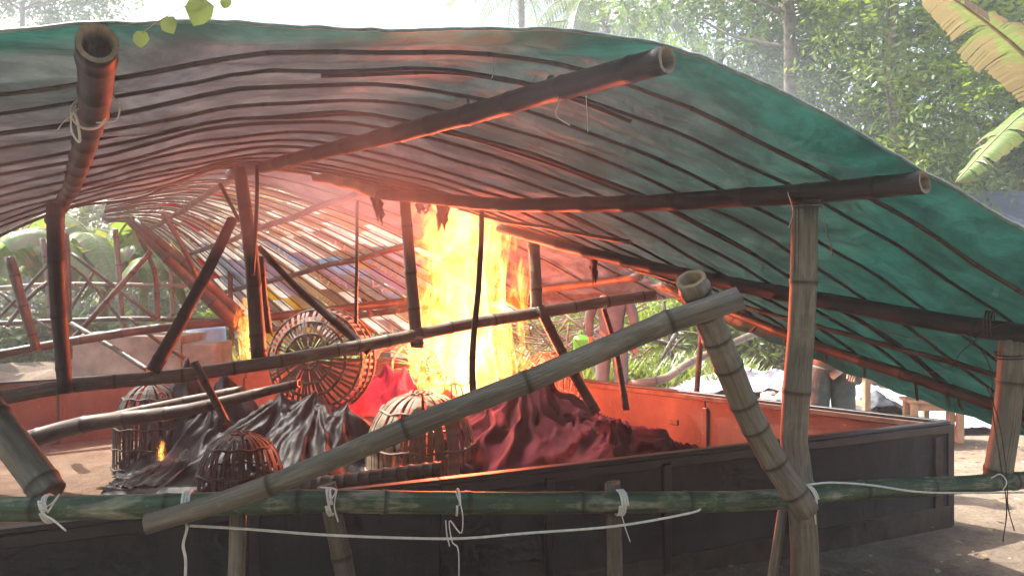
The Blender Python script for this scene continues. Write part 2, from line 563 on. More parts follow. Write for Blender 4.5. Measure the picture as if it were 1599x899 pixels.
def panel_black():
    t = NT('panel_black')
    co = t.obj()
    a = t.noise(t.mapping(co, (1, 1, 0.35)), 2.0, 6, 0.65, 0.4)
    f = t.noise(co, 30, 5, 0.7)
    cc = t.ramp(a, [(0.3, L3(.017, .019, .023)), (0.55, L3(.027, .029, .033)), (0.8, L3(.052, .052, .054))])
    # scuffed dust near the ground, in uneven streaks
    z = t.n('ShaderNodeSeparateXYZ'); t.l(co, z.inputs[0])
    mud = t.math('SUBTRACT', t.math('ADD', 0.12, t.math('MULTIPLY', a, 0.22)), z.outputs['Z'])
    mud = t.math('MULTIPLY', mud, 6.0, clamp=True)
    cc = t.mix(t.math('MULTIPLY', mud, f), cc, L3(.085, .068, .052))
    sc = t.ramp(t.noise(t.mapping(co, (3, 3, 22)), 3, 4, 0.6), [(0.66, L3(0, 0, 0)), (0.7, L3(1, 1, 1))])
    cc = t.mix(t.math('MULTIPLY', sc, 0.35), cc, L3(.12, .11, .10))
    chip = t.ramp(t.noise(t.mapping(co, (1, 1, 1.4), (9, 4, 0)), 7.0, 6, .75, .6), [(.655, L3(0, 0, 0)), (.68, L3(1, 1, 1))])
    cc = t.mix(t.math('MULTIPLY', chip, .55), cc, L3(.13, .10, .075))
    dust = t.ramp(t.noise(t.mapping(co, (1, 1, .25), (1, 5, 0)), 3.2, 5, .7, .5), [(.45, L3(0, 0, 0)), (.8, L3(1, 1, 1))])
    cc = t.mix(t.math('MULTIPLY', dust, .5), cc, L3(.075, .068, .062))
    nr = t.bump(t.math('ADD', f, t.math('MULTIPLY', a, 2)), 0.3, 0.006)
    MAT['panel_black'] = t.done(t.principled(cc, t.math('ADD', t.math('MULTIPLY', a, 0.4), 0.45), nr, 0.2))
panel_black()

def panel_inner():
    t = NT('panel_inner')
    co = t.obj()
    a = t.noise(t.mapping(co, (1, 1, 0.5)), 1.8, 6, 0.6, 0.5)
    f = t.noise(t.mapping(co, (6, 6, 40)), 3, 5, 0.7)
    cc = t.ramp(a, [(0.25, L3(.09, .050, .036)), (0.55, L3(.165, .096, .068)), (0.8, L3(.26, .165, .115))])
    cc = t.mix(0.35, cc, t.ramp(f, [(0.3, L3(.3, .3, .3)), (0.7, L3(1, 1, 1))]), 'MULTIPLY')
    soot = t.ramp(t.noise(t.mapping(co, (1, 1, .8), (3, 1, 0)), 1.1, 5, 0.65, .8), [(0.42, L3(1, 1, 1)), (0.68, L3(.32, .30, .30))])
    cc = t.mix(0.8, cc, soot, 'MULTIPLY')
    sp = t.ramp(t.noise(co, 22, 4, 0.7), [(0.66, L3(0, 0, 0)), (0.72, L3(1, 1, 1))])
    cc = t.mix(t.math('MULTIPLY', sp, 0.5), cc, L3(.48, .36, .26))
    nr = t.bump(t.math('ADD', a, f), 0.3, 0.005)
    MAT['panel_inner'] = t.done(t.principled(cc, 0.6, nr, 0.3))
panel_inner()

def ground_mat(name, dark, mid, pale, scale=1.0):
    t = NT(name)
    co = t.obj()
    a = t.noise(co, 0.35 * scale, 6, 0.6, 0.3)
    b = t.noise(co, 3.5 * scale, 6, 0.7, 0.3)
    c = t.noise(co, 40 * scale, 5, 0.75)
    cc = t.ramp(t.math('ADD', t.math('MULTIPLY', a, 0.55), t.math('MULTIPLY', b, 0.45)), [(0.36, dark), (0.5, mid), (0.64, pale)])
    cc = t.mix(0.6, cc, t.ramp(c, [(0.25, L3(.35, .33, .3)), (0.7, L3(1.15, 1.15, 1.15))]), 'MULTIPLY')
    nr = t.bump(t.math('ADD', t.math('MULTIPLY', b, 3), c), 0.7, 0.02)
    MAT[name] = t.done(t.principled(cc, 0.95, nr, 0.15))
ground_mat('soil', L3(.11, .085, .065), L3(.21, .165, .125), L3(.33, .27, .21))
ground_mat('pit_soil', L3(.075, .048, .034), L3(.14, .092, .065), L3(.22, .15, .105), 1.4)

def cloth_mat(name, c1, c2, rough=0.85, sheen=0.3, weave=True, spec=.15):
    t = NT(name)
    co = t.obj()
    a = t.noise(co, 3.0, 5, 0.6)
    cc = t.ramp(a, [(0.3, c1), (0.72, c2)])
    nr = t.bump(t.noise(co, 14 if weave else 9, 5, 0.6), 0.25, 0.012)
    MAT[name] = t.done(t.principled(cc, rough, nr, spec, **{'Sheen Weight': sheen}))
cloth_mat('maroon_cloth', L3(.032, .0015, .005), L3(.062, .003, .010), .9, .0)
cloth_mat('crimson_cloth', L3(.17, .005, .036), L3(.30, .010, .065), .9, .1)
cloth_mat('black_plastic', L3(.002, .0025, .0035), L3(.004, .005, .007), 0.5, 0.0, False, .09)

def card_mat(name, color):
    t = NT(name)
    co = t.obj()
    a = t.noise(co, 5.0, 5, 0.65)
    cc = t.mix(0.7, color, t.ramp(a, [(0.3, L3(.5, .47, .44)), (0.7, L3(1.05, 1.05, 1.05))]), 'MULTIPLY')
    d = t.n('ShaderNodeBsdfDiffuse'); t.l(cc, d.inputs['Color'])
    tr = t.n('ShaderNodeBsdfTranslucent'); t.l(cc, tr.inputs['Color'])
    mx = t.n('ShaderNodeMixShader'); mx.inputs[0].default_value = 0.65
    t.l(d.outputs[0], mx.inputs[1]); t.l(tr.outputs[0], mx.inputs[2])
    MAT[name] = t.done(mx.outputs[0])
    return MAT[name]

def flame_mat(name, h, rad, gain=1.0, seed=0.0, core=0.55):
    """glowing gas sheet: where it burns and how hot follows a 3D turbulence field in the fire's own space"""
    t = NT(name)
    co = t.obj()
    sp = t.n('ShaderNodeSeparateXYZ'); t.l(co, sp.inputs[0])
    z = t.math('DIVIDE', sp.outputs['Z'], h)
    # turbulence bends the licks
    wn_ = t.n('ShaderNodeTexNoise'); wn_.inputs['Scale'].default_value = 1.1 / rad; wn_.inputs['Detail'].default_value = 2
    t.l(t.mapping(co, (1, 1, .6), (seed, 0, seed)), wn_.inputs['Vector'])
    sub = t.n('ShaderNodeVectorMath', operation='SUBTRACT'); t.l(wn_.outputs['Color'], sub.inputs[0]); sub.inputs[1].default_value = (.5, .5, .5)
    mul = t.n('ShaderNodeVectorMath', operation='MULTIPLY'); t.l(sub.outputs[0], mul.inputs[0]); mul.inputs[1].default_value = (rad * 1.0, rad * 1.0, rad * 1.0)
    add = t.n('ShaderNodeVectorMath', operation='ADD'); t.l(co, add.inputs[0]); t.l(mul.outputs[0], add.inputs[1])
    wv_ = add.outputs[0]
    big = t.noise(t.mapping(wv_, (1, 1, .55), (seed, seed, -seed)), .75 / rad, 2, 0.5)
    lick = t.noise(t.mapping(wv_, (1, 1, .62), (seed * 2, 1, seed)), 2.9 / rad, 5, 0.6, 0.8)
    r = t.math('SQRT', t.math('ADD', t.math('MULTIPLY', sp.outputs['X'], sp.outputs['X']), t.math('MULTIPLY', sp.outputs['Y'], sp.outputs['Y'])))
    r = t.math('DIVIDE', r, rad)
    top = t.math('MULTIPLY', t.math('POWER', z, 5.0), 0.18)
    f = t.math('ADD', t.math('MULTIPLY', t.math('SUBTRACT', big, 0.5), 1.5), t.math('MULTIPLY', t.math('SUBTRACT', lick, 0.5), 2.9))
    f = t.math('ADD', f, core)
    f = t.math('SUBTRACT', f, t.math('MULTIPLY', t.math('POWER', r, 2.2), 1.0))
    f = t.math('SUBTRACT', f, top)
    cc = t.ramp(f, [(0.0, L3(.6, .05, .004)), (0.18, L3(.95, .17, .012)), (0.40, L3(1.0, .36, .045)), (0.65, L3(1.0, .48, .10)), (0.95, L3(1.0, .62, .20))])
    st = t.ramp(f, [(0.0, L3(.12, .12, .12)), (0.35, L3(.42, .42, .42)), (0.9, L3(1, 1, 1))])
    al = t.ramp(f, [(0.03, L3(0, 0, 0)), (0.22, L3(.30, .30, .30)), (.55, L3(1, 1, 1))])
    em = t.n('ShaderNodeEmission'); t.l(cc, em.inputs['Color'])
    rimf = t.math('MULTIPLY', t.math('SUBTRACT', 1.0, r), 2.2, clamp=True)
    t.l(t.math('MULTIPLY', t.math('MULTIPLY', t.math('MULTIPLY', st, al), rimf), 0.62 * gain), em.inputs['Strength'])
    tp = t.n('ShaderNodeBsdfTransparent')
    t.l(t.math('SUBTRACT', 1.0, t.math('MULTIPLY', t.math('MULTIPLY', al, rimf), .30)), tp.inputs['Color'])     # dense sooty gas
    ad = t.n('ShaderNodeAddShader')
    t.l(em.outputs[0], ad.inputs[0]); t.l(tp.outputs[0], ad.inputs[1])
    m = t.done(ad.outputs[0])
    m.cycles.emission_sampling = 'NONE'
    MAT[name] = m
    return m

# ------------------------------------------------------------------ ground
def make_ground():
    n = 120
    xs = np.linspace(-1, 1, n); xs = np.sign(xs) * np.abs(xs) ** 2.2 * 90
    ys = np.linspace(0, 1, n) ** 2.0 * 200 - 12
    V = []
    for y in ys:
        for x in xs:
            r = math.hypot(x, y - 5)
            z = 0.05 * mnoise.noise(Vector((x * .35, y * .35, 0))) + 0.018 * mnoise.noise(Vector((x * 1.7, y * 1.7, 3)))
            z -= 0.02
            V.append((x, y, z))
    FA = [(j * n + i, j * n + i + 1, (j + 1) * n + i + 1, (j + 1) * n + i) for j in range(n - 1) for i in range(n - 1)]
    o = put('ground', mesh('ground', V, FA, True), MAT['soil'])
    o['kind'] = 'structure'
    # trampled earth of the pit, in a darker, redder soil
    rs = random.Random(3)
    poly = PIT_POLY
    cx = sum(p[0] for p in poly) / len(poly); cyy = sum(p[1] for p in poly) / len(poly)
    V = []; FA = []
    m = 26; k = 0
    ring = []
    for i in range(len(poly)):
        a, b = poly[i], poly[(i + 1) % len(poly)]
        for s in range(14):
            ring.append((a[0] + (b[0] - a[0]) * s / 14, a[1] + (b[1] - a[1]) * s / 14))
    N = len(ring)
    for j in range(m + 1):
        t = j / m
        for (x, y) in ring:
            px, py = cx + (x - cx) * t, cyy + (y - cyy) * t
            z = 0.055 + 0.03 * mnoise.noise(Vector((px * 1.3, py * 1.3, 8))) + 0.012 * mnoise.noise(Vector((px * 5, py * 5, 8)))
            V.append((px, py, z))
    for j in range(m):
        for i in range(N):
            i2 = (i + 1) % N
            FA.append((j * N + i, (j + 1) * N + i, (j + 1) * N + i2, j * N + i2))
    o = put('pit_ground', mesh('pit_ground', V, FA, True), MAT['pit_soil'])
    o['kind'] = 'structure'

PIT_NL = (-3.35, 2.42)
PIT_N0 = (-0.35, 3.79)
PIT_R = (2.93, 5.30)
PIT_B = (-1.45, 9.45)
PIT_L = (-5.5, 6.65)
PIT_POLY = [PIT_NL, PIT_N0, PIT_R, PIT_B, PIT_L]
make_ground()

# ------------------------------------------------------------------ the pit
PH = 0.645
simple('rim_dark', L3(.018, .018, .020), 0.45, 0.3, 8, 0.5, 0.3, 50)
simple('rim_worn', L3(.10, .065, .045), 0.6, 0.4, 9, 0.3, 0.4, 50)
simple('skirt_wood', L3(.085, .066, .05), 0.9, 0.4, 5, 0.2, 0.5, 30)
def lerp2(a, b, t): return (a[0] + (b[0] - a[0]) * t, a[1] + (b[1] - a[1]) * t)

def make_pit():
    t = thing('wooden_pit', 'low wooden fighting pit walled with panels, black outside and orange brown inside', 'pit', (0.0, 6.0, 0.0))
    def wall(a, b, cuts, inside):
        ln = math.hypot(b[0] - a[0], b[1] - a[1])
        prev = 0.0
        for c in cuts + [1.0]:
            p, q = lerp2(a, b, prev + 0.003 / ln), lerp2(a, b, c - 0.003 / ln)
            dz = random.uniform(-0.006, 0.006)
            plank_between('outer_panel', p, q, 0.014, 0.10, PH + dz, MAT['panel_black'], t, -inside * 0.012)
            plank_between('inner_panel', p, q, 0.012, 0.02, PH - 0.004 + dz, MAT['panel_inner'], t, inside * 0.012)
            plank_between('bottom_board', p, q, 0.022, -0.04, 0.115, MAT['skirt_wood'], t, -inside * 0.026)
            if c < 1.0:
                x, y = lerp2(a, b, c)
                ang = math.atan2(b[1] - a[1], b[0] - a[0])
                n = (-math.sin(ang), math.cos(ang))
                box_at('stud', (x - n[0] * inside * 0.034, y - n[1] * inside * 0.034, PH / 2), (0.05, 0.030, PH - 0.04), MAT['rim_dark'], t, ang)
                box_at('batten', (x + n[0] * inside * 0.028, y + n[1] * inside * 0.028, PH / 2 - 0.03), (0.045, 0.018, PH - 0.12), MAT['panel_inner'], t, ang)
            prev = c
        # rim
        plank_between('rim', lerp2(a, b, 0.0), lerp2(a, b, 0.9999), 0.052, PH + 0.008, PH + 0.03, MAT['rim_dark'], t)
        plank_between('rim_fascia', lerp2(a, b, 0.001), lerp2(a, b, 0.999), 0.014, PH - 0.045, PH + 0.006, MAT['rim_dark'], t, -inside * 0.027)
        plank_between('rim_fascia', lerp2(a, b, 0.001), lerp2(a, b, 0.999), 0.014, PH - 0.035, PH + 0.006, MAT['rim_worn'], t, inside * 0.027)
    wall(PIT_NL, PIT_N0, [0.36, 0.74], 1)
    wall(PIT_N0, PIT_R, [0.16, 0.36, 0.62], 1)
    wall(PIT_R, PIT_B, [0.30, 0.62], 1)
    wall(PIT_B, PIT_L, [0.35, 0.7], 1)
    wall(PIT_L, PIT_NL, [0.33, 0.66], 1)
    # corner posts
    for p in (PIT_R, PIT_B, PIT_L, PIT_NL):
        box_at('corner_post', (p[0], p[1], 0.315), (0.06, 0.06, 0.68), MAT['rim_dark'], t, 0.4)
    a = lerp2(PIT_N0, PIT_R, 0.965)
    ang = math.atan2(PIT_R[1] - PIT_N0[1], PIT_R[0] - PIT_N0[0])
    box_at('repair_strip', (a[0] + 0.03 * math.sin(ang), a[1] - 0.03 * math.cos(ang), 0.32), (0.075, 0.018, 0.52), MAT['skirt_wood'], t, ang)
    # small plates on the inner face of the right wall
    for s, z in ((0.35, 0.40), (0.52, 0.48), (0.57, 0.5)):
        x, y = lerp2(PIT_R, PIT_B, s)
        ang = math.atan2(PIT_B[1] - PIT_R[1], PIT_B[0] - PIT_R[0])
        n = (-math.sin(ang), math.cos(ang))
        box_at('hasp', (x + n[0] * 0.024, y + n[1] * 0.024, z), (0.085, 0.012, 0.05), MAT['rim_worn'], t, ang)
make_pit()

# ------------------------------------------------------------------ the near shed roof
COLS = [  # beam centre lines: front, middle, far
    [(-1200, 255, 2.2), (-640, 385, 4.4), (-340, 537, 6.7)],      # 0 left eave, drawn out unseen to shade the pit floor
    [(152, 77, 2.0), (121, 270, 3.9), (80, 345, 6.0)],           # 1
    [(560, 80, 2.25), (346, 232, 4.05), (219, 318, 6.0)],        # 2 crown
    [(1018, 100, 2.5), (551, 228, 4.25), (360, 272, 6.0)],       # 3
    [(1420, 286, 2.72), (870, 320, 4.15), (590, 302, 5.6)],      # 4
    [(1840, 555, 2.9), (1115, 438, 4.6), (780, 357, 6.3)],       # 5
    [(2080, 800, 3.0), (1330, 557, 4.75), (1030, 445, 6.5)],     # 6
    [(2200, 900, 3.1), (1360, 612, 4.95), (1010, 458, 6.8)],     # 7 right eave
]
COLS = [[at(*p) for p in c] for c in COLS]
LEFT_GUIDE = [at(-600, 150, 2.1), at(-330, 330, 4.2), at(-150, 450, 6.4)]   # keeps the tangent smooth where the long left eave joins
def col_at(i, v):
    a, b, c = COLS[i] if i >= 0 else LEFT_GUIDE
    return a * ((v - .5) * (v - 1) * 2) + b * (-4 * v * (v - 1)) + c * (2 * v * (v - .5))
def S(u, v):
    i = min(int(u), len(COLS) - 2); t = u - i
    g = lambda k: col_at(min(max(k, 0), len(COLS) - 1), v)
    p1, p2 = g(i), g(i + 1)
    p0 = col_at(-1, v) if i == 1 else (g(i - 1) if i > 0 else p1 * 2 - p2)
    p3 = g(i + 2) if i + 2 < len(COLS) else p2 * 2 - p1
    return 0.5 * ((2 * p1) + (p2 - p0) * t + (2 * p0 - 5 * p1 + 4 * p2 - p3) * t * t + (3 * p1 - p0 - 3 * p2 + p3) * t ** 3)

shed = thing('bamboo_shed', 'bamboo pole shed with a sagging green tarpaulin roof over the pit', 'shed', (0.5, 4.5, 0))

rv = random.Random(21)
RIBS = []
v = 0.075
while v < 0.99:
    RIBS.append(v)
    v += rv.uniform(0.060, 0.082)

def tarp_point(u, vv):
    p = S(u, vv)
    d = min(abs(vv - r) for r in RIBS)
    p.z += 0.078 - 0.020 * min(1.0, d / 0.035)          # the sheet sags between ribs
    q = mnoise.noise(Vector((p.x * 2.3, p.y * 2.3, 1.0))) * 0.012 + mnoise.noise(Vector((u * 5.0, vv * 3, 5.0))) * 0.008
    q += 0.006 * mnoise.noise(Vector((u * 14.0, vv * 22, 5.0)))
    if vv < 0.03:                                        # loose flapping front hem
        k = 1 - max(vv, 0) / 0.03
        q += k * (0.012 * mnoise.noise(Vector((u * 2.1, 0, 9))) + 0.005 * mnoise.noise(Vector((u * 9, 0, 9))))
    p.z += q
    if vv > 0.90 and 2.8 < u < 5.6:                      # ragged burnt far edge above the fire
        p += Vector((0.3, -0.5, 0)) * max(0, mnoise.noise(Vector((u * 7, 2, 2)))) * (vv - .90) * 5
        p.z -= 0.12 * (vv - .90) * (1 + mnoise.noise(Vector((u * 9, 5, 2))))
    return p

def make_tarp():
    nu, nv = 170, 150
    V = []; UV = []
    for j in range(nv):
        vv = j / (nv - 1) * 1.0 - 0.004
        for i in range(nu):
            u = i / (nu - 1) * 7
            V.append(tarp_point(u, vv)); UV.append((u / 7, vv))
    FA = [(j * nu + i, j * nu + i + 1, (j + 1) * nu + i + 1, (j + 1) * nu + i) for j in range(nv - 1) for i in range(nu - 1)]
    o = put('tarpaulin', mesh('tarpaulin', V, FA, True, UV), MAT['tarp'], shed)
    pts = [tarp_point(u, -0.004) + Vector((0, 0, .002)) for u in np.linspace(0.2, 6.9, 150)]
    put('hem', tube_mesh('hem', pts, 0.006, 0.006, 6, 300), MAT['hem'], o)
simple('hem', L3(.20, .28, .28), 0.6, 0.3, 20, 0.4)
make_tarp()

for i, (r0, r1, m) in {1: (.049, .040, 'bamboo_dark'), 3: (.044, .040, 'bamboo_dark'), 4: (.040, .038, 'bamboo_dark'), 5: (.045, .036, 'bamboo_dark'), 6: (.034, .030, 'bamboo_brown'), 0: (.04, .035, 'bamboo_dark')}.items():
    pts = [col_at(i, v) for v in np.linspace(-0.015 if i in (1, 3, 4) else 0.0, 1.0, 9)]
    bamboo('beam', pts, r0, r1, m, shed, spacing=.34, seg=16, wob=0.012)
for k, v in enumerate(RIBS):
    u0, u1 = rv.uniform(0.0, 0.3), rv.uniform(6.7, 6.98)
    pts = []
    dv = rv.uniform(-.012, .012)
    for u in np.linspace(u0, u1, 24):
        p = S(u, min(1.0, v + dv * math.sin(u * 1.1) + .085 * max(0.0, 1.7 - u)))
        p.z += 0.052
        pts.append(p)
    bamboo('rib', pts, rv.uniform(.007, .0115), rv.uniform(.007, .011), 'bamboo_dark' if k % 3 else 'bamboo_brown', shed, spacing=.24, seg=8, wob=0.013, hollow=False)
    if k % 3 == 1:      # split lath doubled beside some ribs
        a, b = sorted((rv.uniform(0.2, 4), rv.uniform(3, 6.9)))
        pts = [S(u, v + 0.018 + dv * math.sin(u)) + Vector((0, 0, 0.058)) for u in np.linspace(a, b, 14)]
        bamboo('rib', pts, .010, .009, 'bamboo_brown', shed, spacing=.24, seg=6, wob=0.02, hollow=False)
# long batten that ties the ribs between the two right beams
bamboo('batten', [S(4.6, v) + Vector((0, 0, .035)) for v in np.linspace(.55, .98, 8)], .014, .012, 'bamboo_brown', shed, spacing=.3, seg=8, wob=.02)
bamboo('batten', [S(5.6, v) + Vector((0, 0, .035)) for v in np.linspace(.12, .9, 8)], .016, .012, 'bamboo_brown', shed, spacing=.3, seg=8, wob=.02)

# posts and braces: photo pixels + depth
px_bamboo('post', [(1257, 322, 2.92), (1252, 480, 2.92), (1240, 700, 2.92), (1254, 800, 2.92), (1258, 1120, 2.92)], 40, 44, 'bamboo_tan', shed, spacing=.42, seg=20, wob=.006)
px_bamboo('post', [(1582, 535, 3.12), (1574, 640, 3.12), (1556, 748, 3.12)], 38, 40, 'bamboo_tan', shed, spacing=.33, seg=18)
px_bamboo('post', [(86, 318, 4.7), (90, 450, 4.7), (102, 612, 4.7)], 26, 22, 'bamboo_dark', shed, spacing=.3, seg=14)
px_bamboo('post', [(374, 264, 5.35), (392, 400, 5.3), (405, 562, 5.25)], 20, 25, 'bamboo_brown', shed, spacing=.34, seg=14)
px_bamboo('post', [(632, 308, 5.6), (642, 430, 5.65), (652, 542, 5.7)], 17, 21, 'bamboo_pale', shed, spacing=.3, seg=14)
px_bamboo('post', [(831, 352, 6.3), (836, 420, 6.2), (838, 488, 6.1)], 18, 19, 'bamboo_pale', shed, spacing=.3, seg=12)
px_bamboo('brace', [(841, 478, 6.02), (880, 555, 5.95), (932, 645, 5.9)], 16, 16, 'bamboo_brown', shed, spacing=.26, seg=12)
px_bamboo('brace', [(364, 342, 5.2), (310, 450, 5.05), (238, 580, 4.9)], 16, 22, 'bamboo_dark', shed, spacing=.3)
px_bamboo('brace', [(403, 385, 5.5), (470, 455, 5.6), (578, 550, 5.5)], 9, 15, 'bamboo_dark', shed, spacing=.3)
px_bamboo('brace', [(203, 343, 7.4), (290, 430, 7.5), (375, 510, 7.6)], 16, 26, 'bamboo_brown', shed, spacing=.3)
px_bamboo('brace', [(210, 345, 7.2), (300, 420, 7.3), (376, 490, 7.4)], 12, 15, 'bamboo_brown', shed, spacing=.3)
px_bamboo('brace', [(252, 328, 7.0), (285, 385, 7.0), (312, 440, 7.0)], 8, 9, 'bamboo_brown', shed, spacing=.3, seg=8)
px_bamboo('rod', [(402, 258, 5.0), (400, 340, 5.0), (394, 430, 5.0)], 6, 7, 'bamboo_dark', shed, spacing=.3, seg=8)
px_bamboo('rod', [(344, 288, 5.6), (360, 318, 5.5), (374, 345, 5.35)], 6, 6, 'bamboo_dark', shed, spacing=.3, seg=8)
px_bamboo('rod', [(558, 312, 5.9), (557, 400, 5.9), (557, 505, 5.9)], 5, 6, 'bamboo_dark', shed, spacing=.2, seg=8, wob=.01)
px_bamboo('rod', [(753, 322, 5.45), (746, 450, 5.42), (738, 560, 5.4), (738, 640, 5.35)], 8, 11, 'bamboo_dark', shed, spacing=.22, seg=8, wob=.012)
px_bamboo('rod', [(942, 478, 6.2), (962, 548, 6.1), (978, 640, 6.05)], 8, 11, 'bamboo_brown', shed, spacing=.22, seg=8)
px_bamboo('rod', [(408, 400, 5.7), (412, 460, 5.7), (420, 520, 5.7)], 10, 12, 'bamboo_brown', shed, spacing=.22, seg=8)
# tilted rail across the pit
px_bamboo('rail', [(-40, 628, 4.62), (100, 604, 4.75), (300, 584, 5.0), (480, 555, 5.3), (640, 524, 5.65), (820, 490, 6.0), (1022, 460, 6.3)], 23, 18, 'bamboo_pale', shed, spacing=.32, seg=14, wob=.012)

# ------------------------------------------------------------------ the far roof of flattened packaging
COL2 = [[at(150, 300, 7.4), at(150, 345, 11)], [at(390, 248, 7.0), at(230, 352, 11)], [at(625, 284, 6.9), at(290, 402, 11)],
        [at(850, 358, 7.0), at(350, 472, 11)], [at(1065, 470, 7.5), at(408, 542, 11)]]
def S2(u, v):
    i = min(int(u), 3); t = u - i
    g = lambda k: COL2[k][0].lerp(COL2[k][1], v)
    p1, p2 = g(i), g(i + 1)
    p0 = g(i - 1) if i > 0 else p1 * 2 - p2
    p3 = g(i + 2) if i < 3 else p2 * 2 - p1
    return 0.5 * ((2 * p1) + (p2 - p0) * t + (2 * p0 - 5 * p1 + 4 * p2 - p3) * t * t + (3 * p1 - p0 - 3 * p2 + p3) * t ** 3)

far = thing('far_shed', 'far shed roof of overlapping printed packaging strips on bamboo poles', 'shed', (-1.5, 9.5, 0))
PAL = {
    'card_grey': L3(.40, .38, .35), 'card_brown': L3(.32, .26, .20), 'card_white': L3(.78, .76, .72), 'card_slate': L3(.36, .41, .46),
    'card_yellow': L3(.62, .47, .10), 'card_blue': L3(.36, .47, .58), 'card_purple': L3(.42, .36, .43), 'card_red': L3(.50, .07, .07), 'card_tan': L3(.45, .36, .25), 'card_orange': L3(.6, .28, .08)}
for k, c in PAL.items(): card_mat(k, c)
card_mat('ink_white', L3(.85, .84, .82)); card_mat('ink_yellow', L3(.8, .62, .08)); card_mat('ink_red', L3(.65, .05, .07)); card_mat('ink_dark', L3(.05, .045, .05))
PANELS = []
def make_far_roof():
    rs = random.Random(5)
    nv = 21
    v0, v1 = 0.24, 1.0
    for j in range(nv):
        va = v0 + (v1 - v0) * j / nv; vb = v0 + (v1 - v0) * (j + 1.12) / nv
        u = 0.1 + rs.uniform(0, .35)
        while u < 3.97:
            ln = rs.uniform(.30, .62)
            ub = min(u + ln, 4.0)
            if 4.0 - ub < .2: ub = 4.0
            cu, cvv = (u + ub) / 2, (va + vb) / 2
            c = topx(S2(cu, cvv))
            if c[0] < 330: names = ['card_grey', 'card_brown', 'card_red', 'card_white', 'card_grey']
            elif c[1] > 455: names = ['card_yellow', 'card_tan', 'card_orange', 'card_brown', 'card_purple', 'card_white', 'card_grey', 'card_yellow']
            elif c[1] > 390: names = ['card_slate', 'card_white', 'card_white', 'card_blue', 'card_grey', 'card_purple', 'card_tan', 'card_slate']
            else: names = ['card_brown', 'card_tan', 'card_grey', 'card_white', 'card_white']
            mt = MAT[rs.choice(names)]
            lift = rs.uniform(0, .012) + (j % 2) * .01
            n = 3
            V = []
            for (q, dz) in ((va, 0.0), (vb, 0.016)):
                for i in range(n):
                    p = S2(u + (ub - u) * i / (n - 1), q); p.z += lift + dz + rs.uniform(-.004, .004)
                    V.append(p)
            V += [p + Vector((0, 0, .004)) for p in V]
            m = 2 * n
            FA = []
            for i in range(n - 1):
                FA += [(i, i + n, i + n + 1, i + 1), (m + i, m + i + 1, m + i + n + 1, m + i + n), (i, i + 1, m + i + 1, m + i), (n + i, m + n + i, m + n + i + 1, n + i + 1)]
            FA += [(0, m, m + n, n), (n - 1, 2 * n - 1, m + 2 * n - 1, m + n - 1)]
            o = put('packaging_strip', mesh('packaging_strip', V, FA), mt, far)
            PANELS.append((o, u, ub, va, vb, lift))
            u = ub + .006
    # plain sheet at the near end, scorched
    nu, nv = 60, 24
    V = []; UV = []
    for j in range(nv):
        for i in range(nu):
            u, v = 4 * i / (nu - 1), 0.255 * j / (nv - 1)
            p = S2(u, v); p.z += .03 + .02 * mnoise.noise(Vector((u * 4, v * 20, 1)))
            V.append(p); UV.append((0.1, .9))
    FA = [(j * nu + i, j * nu + i + 1, (j + 1) * nu + i + 1, (j + 1) * nu + i) for j in range(nv - 1) for i in range(nu - 1)]
    put('brown_sheet', mesh('brown_sheet', V, FA, True, UV), MAT['tarp'], far)
    for u, r in ((1.05, .035), (1.9, .035), (2.75, .035), (3.6, .04)):
        bamboo('beam', [S2(u, v) + Vector((0, 0, -.05)) for v in np.linspace(-.02, 1.0, 6)], r, r * .85, 'bamboo_brown', far, spacing=.35, seg=10, wob=.02)
    for k in range(22):
        v = .24 + .76 * (k + .05) / 21
        bamboo('lath', [S2(u, v) + Vector((0, 0, -.012)) for u in np.linspace(.1, 3.98, 10)], .0085, .0075, 'bamboo_dark', far, spacing=.3, seg=6, wob=.012, hollow=False)  # thin dark rods stand in for the shaded gaps between strips
    for v in (.02, .09, .16, .22):
        bamboo('rib', [S2(u, v) + Vector((0, 0, -.0)) for u in np.linspace(.1, 3.95, 10)], .012, .011, 'bamboo_brown', far, spacing=.3, seg=6, wob=.02, hollow=False)
    # bits of lettering that can be made out on the strips
    for (x, y, s, ink, sz) in ((330, 388, 'QM', 'ink_white', .20), (447, 410, 'JC', 'ink_white', .26), (497, 432, 'VI', 'ink_white', .20), (514, 387, 'T1', 'ink_white', .18),
                               (442, 364, 'LEMVI', 'ink_yellow', .15), (432, 376, 'IZTRE', 'ink_white', .12), (540, 436, 'ZA', 'ink_white', .18), (577, 455, 'VC', 'ink_white', .22), (600, 432, 'ARTI', 'ink_yellow', .15),
                               (285, 372, 'URYA', 'ink_white', .16), (275, 345, 'SUMER', 'ink_white', .12), (315, 352, 'ASSDB', 'ink_white', .12), (508, 462, 'IIII', 'ink_yellow', .14), (460, 470, 'YAL', 'ink_yellow', .16), (590, 446, 'ARTI', 'ink_white', .15)):
        best = min(PANELS, key=lambda q: (topx(S2((q[1] + q[2]) / 2, (q[3] + q[4]) / 2))[0] - x) ** 2 + 4 * (topx(S2((q[1] + q[2]) / 2, (q[3] + q[4]) / 2))[1] - y) ** 2)
        o, ua, ub, va, vb, lift = best
        um, vm = (ua + ub) / 2, (va + vb) / 2
        p = S2(um, vm); ex = (S2(um + .05, vm) - S2(um - .05, vm)).normalized()
        ev = (S2(um, vm - .03) - S2(um, vm + .03))
        ey = (ev - ex * ev.dot(ex)).normalized(); ez = ex.cross(ey)
